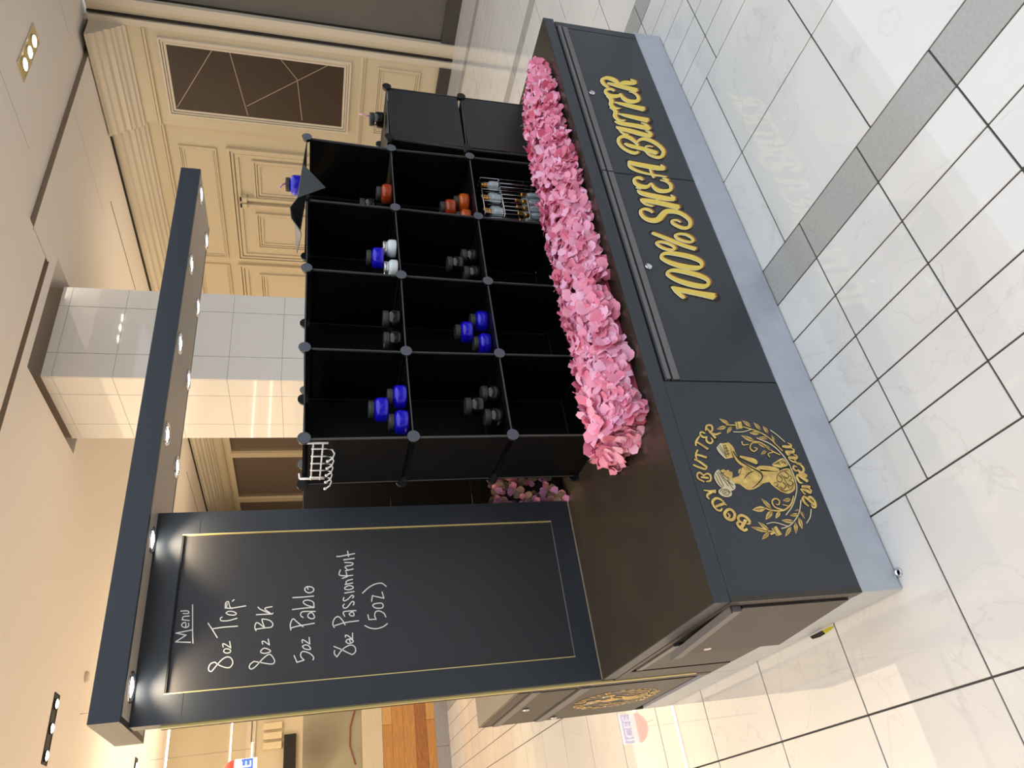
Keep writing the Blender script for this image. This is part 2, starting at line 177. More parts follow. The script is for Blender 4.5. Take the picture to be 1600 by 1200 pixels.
T_SHEA="22856,3846 22812,3718 22767,3594 22723,3462 22681,3312 22641,3136 22602,2943 22564,2741 22526,2543 22843,2417 22874,2619 22906,2824 22936,3022 22960,3204 22976,3364 22987,3509 22995,3648 23005,3790;22685,3835 22743,3874 22800,3914 22855,3948 22909,3970 22969,3983 23032,3992 23080,3991 23089,3989 23099,3980 23136,3944 23175,3894 23200,3848 23207,3808 23203,3763 23190,3714 23173,3662 23153,3608 23126,3552 23096,3499 23065,3453 23034,3415 22994,3377 22946,3339 22899,3299 22986,3228 23064,3241 23146,3253 23229,3272 23303,3306 23359,3357 23402,3417 23433,3482 23455,3546 23467,3609 23471,3675 23462,3746 23435,3819 23389,3896 23326,3973 23244,4049 23130,4115 23007,4143 22910,4141 22827,4124 22754,4098 22693,4061 22643,4014 22599,3964 22555,3918;22918,3242 22944,3184 22969,3130 22983,3085 22990,3044 22996,2987 23001,2913 23007,2831 23017,2752 23032,2679 23050,2606 23073,2536 23110,2466 23188,2392 23290,2345 23362,2337 23414,2345 23448,2366 23466,2393 23478,2422 23487,2451 23495,2480 23500,2511 23503,2542 23508,2573 23455,2597 23436,2574 23417,2550 23398,2528 23377,2508 23355,2488 23334,2470 23314,2460 23303,2463 23295,2471 23297,2477 23331,2465 23353,2452 23353,2476 23350,2527 23347,2592 23340,2661 23335,2734 23330,2816 23316,2905 23283,2997 23222,3081 23147,3149 23076,3201 23010,3252;22432,3607 22473,3625 22518,3643 22562,3670 22591,3712 22597,3769 22589,3834 22568,3901 22534,3964 22482,4022 22415,4075 22331,4118 22238,4143 22155,4142 22081,4127 22012,4101 21956,4064 21916,4017 21887,3962 21870,3900 21864,3833 21869,3757 21885,3673 21914,3586 21962,3503 22043,3429 22131,3384 22198,3364 22257,3345 22293,3385 22246,3428 22203,3465 22189,3487 22187,3504 22174,3547 22157,3614 22142,3687 22135,3752 22133,3808 22135,3861 22145,3908 22161,3944 22189,3974 22228,3999 22269,4015 22293,4019 22299,4017 22314,4005 22337,3984 22357,3959 22380,3922 22403,3870 22419,3816 22426,3774 22422,3746 22405,3719 22378,3691 22353,3660;22223,3381 22157,3394 22087,3410 22005,3419 21923,3409 21848,3380 21778,3338 21717,3285 21671,3224 21646,3153 21638,3076 21641,2997 21653,2923 21675,2849 21707,2776 21750,2705 21803,2638 21872,2577 21953,2527 22038,2492 22120,2473 22197,2469 22269,2477 22335,2495 22391,2521 22437,2557 22473,2602 22501,2650 22522,2696 22531,2740 22530,2783 22526,2825 22523,2866 22471,2884 22464,2846 22459,2809 22450,2773 22432,2740 22402,2704 22364,2668 22321,2636 22275,2617 22223,2609 22165,2608 22110,2614 22070,2624 22045,2634 22028,2645 22015,2656 22001,2672 21980,2703 21956,2750 21935,2803 21922,2857 21914,2917 21912,2982 21919,3043 21933,3096 21960,3144 22001,3192 22047,3235 22088,3267 22119,3287 22157,3299 22209,3307 22264,3318;21538,3815 21503,3738 21468,3664 21433,3586 21401,3500 21370,3405 21341,3305 21313,3197 21284,3081 21257,2955 21229,2820 21202,2681 21175,2545 21512,2411 21524,2555 21536,2700 21548,2841 21561,2972 21575,3092 21590,3205 21603,3312 21613,3416 21616,3514 21614,3606 21611,3697 21609,3788;21926,4113 21878,4087 21831,4061 21785,4039 21739,4027 21689,4023 21640,4026 21600,4034 21585,4039 21578,4042 21524,4065 21423,4103 21302,4115 21220,4087 21161,4044 21115,3990 21086,3931 21080,3866 21092,3797 21110,3728 21125,3662 21212,3639 21209,3703 21202,3768 21203,3825 21222,3867 21263,3899 21321,3926 21383,3942 21421,3943 21422,3935 21452,3913 21529,3871 21642,3836 21737,3836 21798,3855 21843,3883 21881,3915 21914,3952 21940,3994 21962,4036 21984,4077;20741,3824 20707,3750 20672,3678 20638,3601 20605,3512 20577,3408 20550,3293 20524,3173 20498,3053 20472,2933 20447,2811 20422,2689 20397,2567 20724,2435 20735,2564 20745,2693 20756,2821 20767,2947 20779,3073 20792,3198 20803,3319 20811,3431 20814,3531 20813,3621 20811,3708 20810,3797;21114,4139 21069,4100 21026,4059 20982,4026 20939,4008 20896,4006 20856,4013 20819,4024 20799,4031 20785,4037 20733,4059 20636,4095 20523,4108 20438,4088 20367,4054 20308,4006 20270,3947 20261,3875 20272,3795 20290,3714 20305,3637 20406,3611 20398,3688 20386,3766 20383,3834 20400,3882 20444,3912 20508,3931 20576,3940 20624,3938 20635,3929 20664,3908 20735,3869 20838,3835 20924,3830 20988,3842 21041,3866 21083,3901 21115,3946 21137,4000 21155,4055 21173,4107;20163,4125 20121,4084 20078,4048 20036,3995 20003,3907 19981,3769 19968,3596 19957,3417 19945,3262 19928,3137 19909,3026 19893,2928 19881,2841 19877,2772 19877,2718 19880,2669 19881,2616 20082,2529 20104,2571 20127,2610 20149,2659 20167,2726 20181,2814 20191,2917 20199,3035 20208,3166 20216,3325 20225,3507 20232,3681 20237,3820 20240,3910 20241,3971 20242,4026 20245,4087;20040,2512 20101,2537 20167,2561 20231,2590 20283,2629 20315,2680 20332,2736 20342,2794 20355,2849 20310,2871 20284,2821 20260,2771 20232,2726 20194,2692 20140,2671 20073,2657 19997,2646 19923,2632;19848,4135 19812,4137 19770,4144 19719,4127 19675,4076 19637,3983 19603,3859 19569,3723 19536,3591 19501,3464 19464,3331 19430,3200 19404,3077 19390,2967 19385,2868 19383,2775 19379,2680 19611,2590 19625,2682 19638,2771 19654,2863 19674,2964 19703,3081 19739,3210 19775,3345 19805,3479 19828,3619 19845,3763 19859,3893 19870,3990 19875,4040 19871,4060 19876,4077 19887,4103;19598,2537 19641,2549 19688,2559 19738,2574 19781,2601 19806,2642 19819,2689 19827,2737 19837,2783 19793,2805 19765,2768 19739,2730 19711,2697 19681,2676 19645,2667 19602,2664 19551,2663 19498,2660;19759,4094 19674,4071 19583,4050 19497,4023 19430,3982 19394,3924 19382,3856 19380,3788 19373,3722 19438,3697 19453,3760 19464,3825 19481,3881 19516,3924 19575,3951 19657,3969 19752,3984 19844,4002;18741,4035 18698,3993 18653,3954 18609,3903 18570,3827 18539,3721 18514,3595 18490,3458 18459,3320 18420,3178 18376,3028 18329,2874 18283,2721 18508,2614 18554,2767 18602,2922 18647,3074 18685,3221 18715,3365 18738,3505 18756,3632 18773,3738 18789,3815 18802,3874 18816,3928 18831,3987;18403,3532 18378,3570 18354,3604 18339,3628 18330,3656 18325,3695 18324,3739 18331,3787 18348,3841 18377,3907 18417,3982 18466,4053 18521,4109 18587,4150 18664,4182 18743,4203 18815,4211 18877,4209 18934,4197 18981,4179 19017,4158 19054,4127 19096,4081 19131,4030 19151,3981 19155,3929 19145,3869 19125,3808 19099,3752 19065,3703 19020,3655 18968,3609 18919,3568 18875,3533 18829,3503 18781,3474 18732,3444 18790,3388 18856,3400 18924,3411 18994,3426 19062,3451 19131,3484 19200,3525 19265,3575 19314,3634 19348,3703 19367,3780 19372,3861 19357,3944 19318,4028 19259,4109 19187,4183 19102,4246 19009,4291 18914,4319 18821,4330 18733,4328 18647,4311 18560,4283 18476,4244 18401,4197 18334,4137 18273,4065 18221,3992 18182,3925 18156,3864 18143,3806 18140,3752 18144,3698 18161,3644 18189,3595 18216,3558 18238,3524;18955,3363 18998,3322 19040,3286 19065,3257 19082,3225 19102,3176 19122,3115 19133,3050 19133,2985 19118,2914 19090,2837 19051,2760 19007,2689 18954,2623 18892,2560 18824,2504 18757,2461 18689,2428 18623,2406 18563,2397 18514,2400 18460,2417 18392,2450 18326,2492 18280,2528 18251,2560 18226,2602 18208,2654 18199,2713 18202,2783 18219,2863 18245,2940 18275,3004 18311,3049 18357,3085 18409,3119 18461,3155 18411,3198 18347,3173 18281,3151 18216,3121 18159,3076 18112,3012 18071,2935 18042,2853 18027,2776 18027,2702 18043,2628 18079,2551 18141,2474 18228,2400 18333,2333 18449,2278 18566,2244 18671,2240 18760,2258 18838,2289 18913,2327 18990,2374 19069,2432 19142,2497 19204,2568 19256,2646 19299,2730 19330,2818 19346,2905 19341,2992 19318,3078 19283,3157 19240,3229 19181,3293 19115,3340 19058,3370 19007,3401;18629,3083 18666,3066 18700,3052 18715,3042 18715,3041 18725,3021 18740,2983 18753,2938 18761,2898 18764,2866 18762,2834 18758,2803 18754,2771 18797,2751 18809,2779 18823,2807 18835,2837 18842,2872 18843,2913 18841,2959 18831,3007 18805,3056 18751,3097 18699,3115 18661,3120 18628,3126;17600,4156 17560,4120 17518,4088 17477,4042 17441,3969 17413,3863 17391,3734 17372,3595 17354,3462 17335,3330 17316,3194 17300,3063 17292,2947 17295,2852 17306,2773 17320,2702 17332,2629 17531,2560 17541,2627 17551,2689 17562,2756 17572,2841 17584,2953 17596,3084 17608,3223 17621,3358 17635,3494 17649,3634 17663,3763 17675,3868 17685,3940 17693,3992 17704,4039 17715,4092;17531,2533 17686,2663 17650,2696 17424,2631;17623,4143 17555,4162 17483,4187 17399,4204 17316,4198 17248,4168 17192,4123 17143,4064 17099,3990 17060,3896 17025,3784 16995,3666 16972,3554 16956,3450 16948,3348 16942,3247 16936,3139 16929,3024 16923,2904 16917,2781 16910,2659 16985,2630 16995,2751 17005,2873 17015,2992 17026,3105 17035,3212 17044,3312 17055,3410 17075,3509 17105,3617 17142,3729 17183,3834 17227,3920 17273,3984 17321,4032 17370,4067 17415,4089 17455,4098 17504,4095 17570,4085 17638,4076;16815,2834 16801,2800 16788,2766 16773,2735 16758,2712 16740,2698 16718,2687 16693,2677 16667,2665 16748,2590 16771,2604 16795,2617 16821,2634 16841,2661 16852,2695 16856,2735 16857,2775 16859,2814;17299,3299 17207,3299 17112,3300 17022,3300 16946,3296 16888,3287 16846,3274 16813,3261 16778,3249 16847,3171 16886,3180 16922,3189 16960,3196 17010,3204 17079,3210 17163,3216 17253,3223 17342,3229;16624,3743 16661,3751 16701,3759 16742,3774 16774,3803 16790,3845 16795,3894 16790,3949 16770,4006 16733,4062 16682,4116 16619,4165 16542,4203 16464,4219 16388,4221 16315,4210 16251,4185 16200,4145 16159,4093 16127,4035 16106,3976 16091,3914 16082,3844 16090,3766 16126,3680 16199,3598 16286,3536 16371,3484 16449,3434 16491,3462 16431,3528 16369,3592 16326,3645 16307,3682 16301,3719 16301,3769 16307,3825 16318,3881 16331,3935 16349,3988 16371,4033 16396,4065 16429,4085 16472,4098 16515,4103 16542,4101 16561,4092 16589,4070 16617,4039 16634,4012 16639,3986 16636,3951 16627,3916 16619,3887 16613,3865 16602,3843 16584,3819 16565,3793;16422,3462 16352,3460 16278,3460 16204,3455 16135,3437 16076,3407 16024,3369 15982,3319 15952,3256 15938,3178 15937,3088 15947,2996 15966,2912 15995,2834 16036,2758 16092,2686 16166,2620 16256,2569 16348,2536 16439,2521 16520,2525 16584,2551 16633,2593 16671,2644 16701,2699 16718,2759 16725,2825 16727,2891 16731,2955 16678,2978 16661,2918 16647,2858 16629,2802 16603,2757 16564,2718 16518,2684 16470,2660 16426,2652 16382,2656 16331,2669 16284,2688 16257,2707 16238,2729 16215,2766 16194,2815 16177,2871 16164,2938 16157,3017 16157,3094 16164,3157 16180,3203 16204,3244 16235,3280 16269,3313 16307,3340 16354,3362 16410,3383 16466,3406;15940,4175 15887,4167 15830,4163 15767,4140 15713,4084 15673,3991 15641,3874 15613,3745 15588,3621 15563,3499 15539,3373 15520,3247 15508,3127 15505,3014 15511,2907 15520,2804 15528,2700 15712,2631 15725,2728 15739,2823 15752,2920 15767,3023 15782,3139 15799,3264 15816,3392 15834,3516 15855,3643 15877,3771 15899,3888 15917,3977 15931,4031 15942,4065 15962,4097 15985,4136;15745,2593 15886,2724 15853,2755 15635,2698;16083,4181 16024,3983 16086,3955 16139,4156;15394,4177 15370,4114 15345,4056 15321,3988 15296,3898 15272,3776 15249,3631 15224,3476 15196,3320 15162,3163 15125,3000 15085,2834 15047,2669 15317,2543 15348,2713 15380,2883 15411,3051 15439,3214 15463,3375 15486,3534 15505,3681 15517,3808 15520,3908 15516,3988 15510,4058 15505,4133;15355,4177 15305,4147 15253,4119 15200,4084 15157,4036 15127,3971 15107,3898 15092,3821 15075,3747 15156,3710 15176,3783 15195,3857 15217,3926 15246,3980 15284,4018 15332,4045 15387,4070 15441,4099;15627,3462 15398,3463 15440,3382 15669,3381;14775,3809 14812,3823 14851,3837 14891,3856 14925,3885 14953,3927 14975,3976 14991,4031 14994,4088 14982,4147 14958,4208 14920,4269 14865,4325 14795,4368 14721,4394 14645,4407 14573,4405 14504,4389 14436,4362 14371,4324 14316,4277 14273,4219 14239,4152 14215,4080 14201,4007 14199,3933 14208,3855 14231,3775 14272,3689 14336,3603 14410,3530 14476,3473 14536,3420 14603,3363 14669,3311 14715,3274 14744,3245 14766,3210 14785,3162 14798,3103 14807,3036 14811,2961 14809,2882 14799,2805 14781,2736 14753,2673 14715,2613 14670,2558 14621,2511 14568,2471 14513,2438 14458,2418 14411,2412 14359,2422 14296,2445 14238,2475 14201,2502 14176,2533 14151,2582 14133,2641 14123,2697 14126,2752 14141,2810 14165,2868 14190,2921 14217,2970 14249,3014 14282,3051 14310,3077 14333,3091 14352,3097 14363,3099 14361,3102 14368,3097 14383,3071 14397,3036 14406,3003 14408,2968 14404,2928 14395,2888 14386,2857 14376,2835 14363,2820 14348,2806 14332,2790 14361,2764 14383,2773 14406,2782 14429,2796 14450,2817 14468,2849 14484,2888 14496,2931 14500,2975 14493,3020 14476,3067 14451,3113 14410,3157 14354,3187 14300,3197 14250,3192 14205,3175 14164,3146 14123,3105 14085,3058 14052,3007 14022,2952 13994,2890 13972,2823 13964,2752 13972,2677 13993,2599 14031,2518 14094,2438 14181,2371 14279,2319 14381,2282 14481,2265 14569,2274 14644,2303 14710,2341 14771,2385 14830,2433 14887,2490 14939,2555 14980,2626 15008,2705 15026,2791 15035,2877 15040,2956 15043,3028 15041,3101 15027,3180 14991,3268 14926,3358 14852,3433 14786,3493 14728,3547 14665,3605 14602,3657 14558,3696 14529,3727 14502,3766 14475,3816 14453,3872 14439,3929 14435,3992 14438,4059 14451,4122 14473,4173 14506,4214 14553,4249 14605,4274 14651,4288 14692,4290 14732,4283 14766,4270 14787,4258 14805,4240 14828,4206 14847,4164 14858,4125 14858,4085 14847,4039 14830,3995 14813,3957 14796,3929 14774,3906 14748,3883 14722,3857;13584,4183 13547,4109 13510,4037 13472,3962 13430,3877 13381,3779 13327,3671 13272,3559 13218,3449 13165,3341 13111,3231 13059,3121 13012,3014 12974,2910 12942,2811 12912,2713 12881,2616 13060,2521 13086,2622 13112,2722 13139,2821 13174,2922 13218,3027 13270,3135 13325,3244 13378,3354 13430,3467 13482,3581 13532,3692 13576,3793 13614,3882 13646,3961 13676,4037 13707,4115;13596,3175 13598,3170 13617,3138 13636,3091 13650,3039 13657,2978 13659,2909 13654,2839 13640,2778 13616,2723 13583,2670 13544,2625 13508,2595 13472,2579 13435,2573 13408,2575 13405,2575 13403,2579 13389,2609 13378,2653 13373,2702 13375,2760 13386,2827 13402,2895 13420,2956 13441,3010 13465,3060 13492,3102 13519,3133 13549,3154 13580,3168 13601,3171 13596,3175 13634,3248 13560,3271 13505,3265 13458,3245 13418,3216 13384,3178 13354,3130 13328,3076 13305,3018 13286,2954 13269,2882 13258,2810 13255,2743 13261,2682 13277,2622 13304,2565 13356,2509 13426,2477 13490,2471 13550,2480 13602,2503 13648,2541 13692,2592 13730,2652 13757,2716 13773,2787 13779,2864 13777,2941 13768,3011 13751,3075 13726,3138 13691,3195 13634,3248;13130,4071 13122,4075 13135,4047 13146,4002 13152,3954 13149,3898 13139,3833 13124,3767 13105,3706 13082,3650 13055,3595 13025,3548 12996,3515 12967,3493 12936,3481 12915,3478 12918,3475 12920,3475 12907,3497 12893,3535 12885,3579 12885,3634 12891,3700 12903,3767 12920,3827 12944,3881 12974,3933 13007,3979 13040,4014 13075,4040 13111,4059 13138,4066 13130,4071 13159,4147 13086,4162 13033,4150 12985,4125 12943,4093 12905,4053 12868,4003 12835,3946 12809,3886 12790,3820 12777,3747 12770,3676 12771,3611 12782,3553 12802,3497 12834,3446 12888,3399 12955,3380 13007,3385 13054,3404 13095,3434 13131,3475 13164,3527 13193,3586 13217,3646 13238,3711 13254,3782 13265,3853 13268,3917 13261,3978 13245,4037 13218,4092 13159,4147;12437,4058 12463,4046 12498,4023 12528,3996 12548,3963 12561,3913 12567,3845 12567,3765 12563,3677 12555,3581 12540,3475 12522,3366 12502,3259 12480,3152 12454,3044 12427,2942 12398,2853 12366,2776 12334,2707 12299,2653 12267,2619 12234,2604 12199,2601 12167,2607 12149,2618 12137,2637 12124,2674 12114,2724 12107,2783 12104,2855 12106,2941 12112,3034 12122,3128 12134,3222 12150,3319 12168,3415 12188,3506 12210,3591 12233,3674 12258,3751 12283,3820 12308,3881 12334,3936 12360,3981 12385,4016 12407,4041 12424,4055 12430,4059 12437,4058 12435,4163 12376,4173 12327,4163 12292,4142 12259,4115 12223,4079 12185,4034 12147,3982 12111,3922 12075,3855 12040,3780 12006,3699 11976,3613 11950,3521 11927,3423 11907,3323 11894,3225 11885,3126 11881,3026 11883,2927 11897,2835 11924,2750 11965,2672 12016,2601 12081,2539 12158,2494 12239,2468 12321,2462 12395,2480 12458,2521 12513,2578 12563,2649 12607,2730 12643,2826 12673,2934 12698,3048 12718,3161 12733,3275 12743,3392 12749,3506 12748,3612 12742,3709 12731,3801 12713,3886 12682,3967 12629,4040 12562,4098 12496,4137 12435,4163;11630,4050 11647,4039 11676,4014 11704,3981 11722,3944 11731,3901 11733,3846 11728,3780 11721,3705 11708,3618 11690,3521 11668,3418 11645,3317 11621,3214 11596,3108 11569,3007 11540,2916 11509,2832 11476,2754 11441,2688 11408,2642 11377,2617 11350,2605 11328,2604 11308,2612 11281,2635 11252,2671 11231,2711 11220,2754 11216,2817 11222,2905 11234,3002 11249,3097 11264,3185 11283,3271 11305,3358 11329,3445 11355,3535 11382,3625 11412,3711 11443,3786 11477,3853 11515,3913 11553,3965 11587,4005 11613,4033 11630,4047 11632,4050 11630,4050 11646,4148 11585,4162 11537,4153 11503,4132 11468,4104 11425,4066 11376,4017 11326,3958 11280,3891 11237,3815 11197,3731 11160,3643 11126,3555 11097,3468 11070,3380 11047,3290 11031,3197 11017,3099 11006,2994 11004,2889 11021,2787 11069,2691 11137,2610 11210,2551 11281,2509 11352,2482 11422,2474 11487,2485 11546,2516 11600,2567 11651,2633 11699,2712 11742,2798 11777,2894 11806,3001 11831,3111 11852,3218 11870,3325 11884,3435 11894,3540 11898,3636 11897,3721 11891,3799 11878,3871 11854,3942 11813,4009 11760,4068 11704,4114 11646,4148;10973,4130 10934,4088 10893,4047 10854,4000 10820,3942 10794,3873 10775,3798 10757,3716 10738,3627 10717,3529 10697,3422 10675,3307 10649,3183 10619,3048 10586,2902 10552,2752 10518,2604 10812,2464 10826,2622 10840,2783 10854,2938 10870,3080 10888,3207 10908,3323 10927,3430 10945,3530 10960,3622 10974,3704 10986,3779 10997,3848 11007,3912 11017,3971 11027,4030 11037,4090;10983,4119 10929,4105 10874,4092 10818,4076 10761,4051 10702,4016 10642,3973 10587,3929 10543,3890 10515,3859 10499,3832 10489,3808 10477,3784 10565,3713 10588,3729 10610,3743 10633,3759 10663,3781 10708,3817 10761,3860 10815,3905 10865,3944 10907,3976 10947,4005 10988,4034 11030,4063"
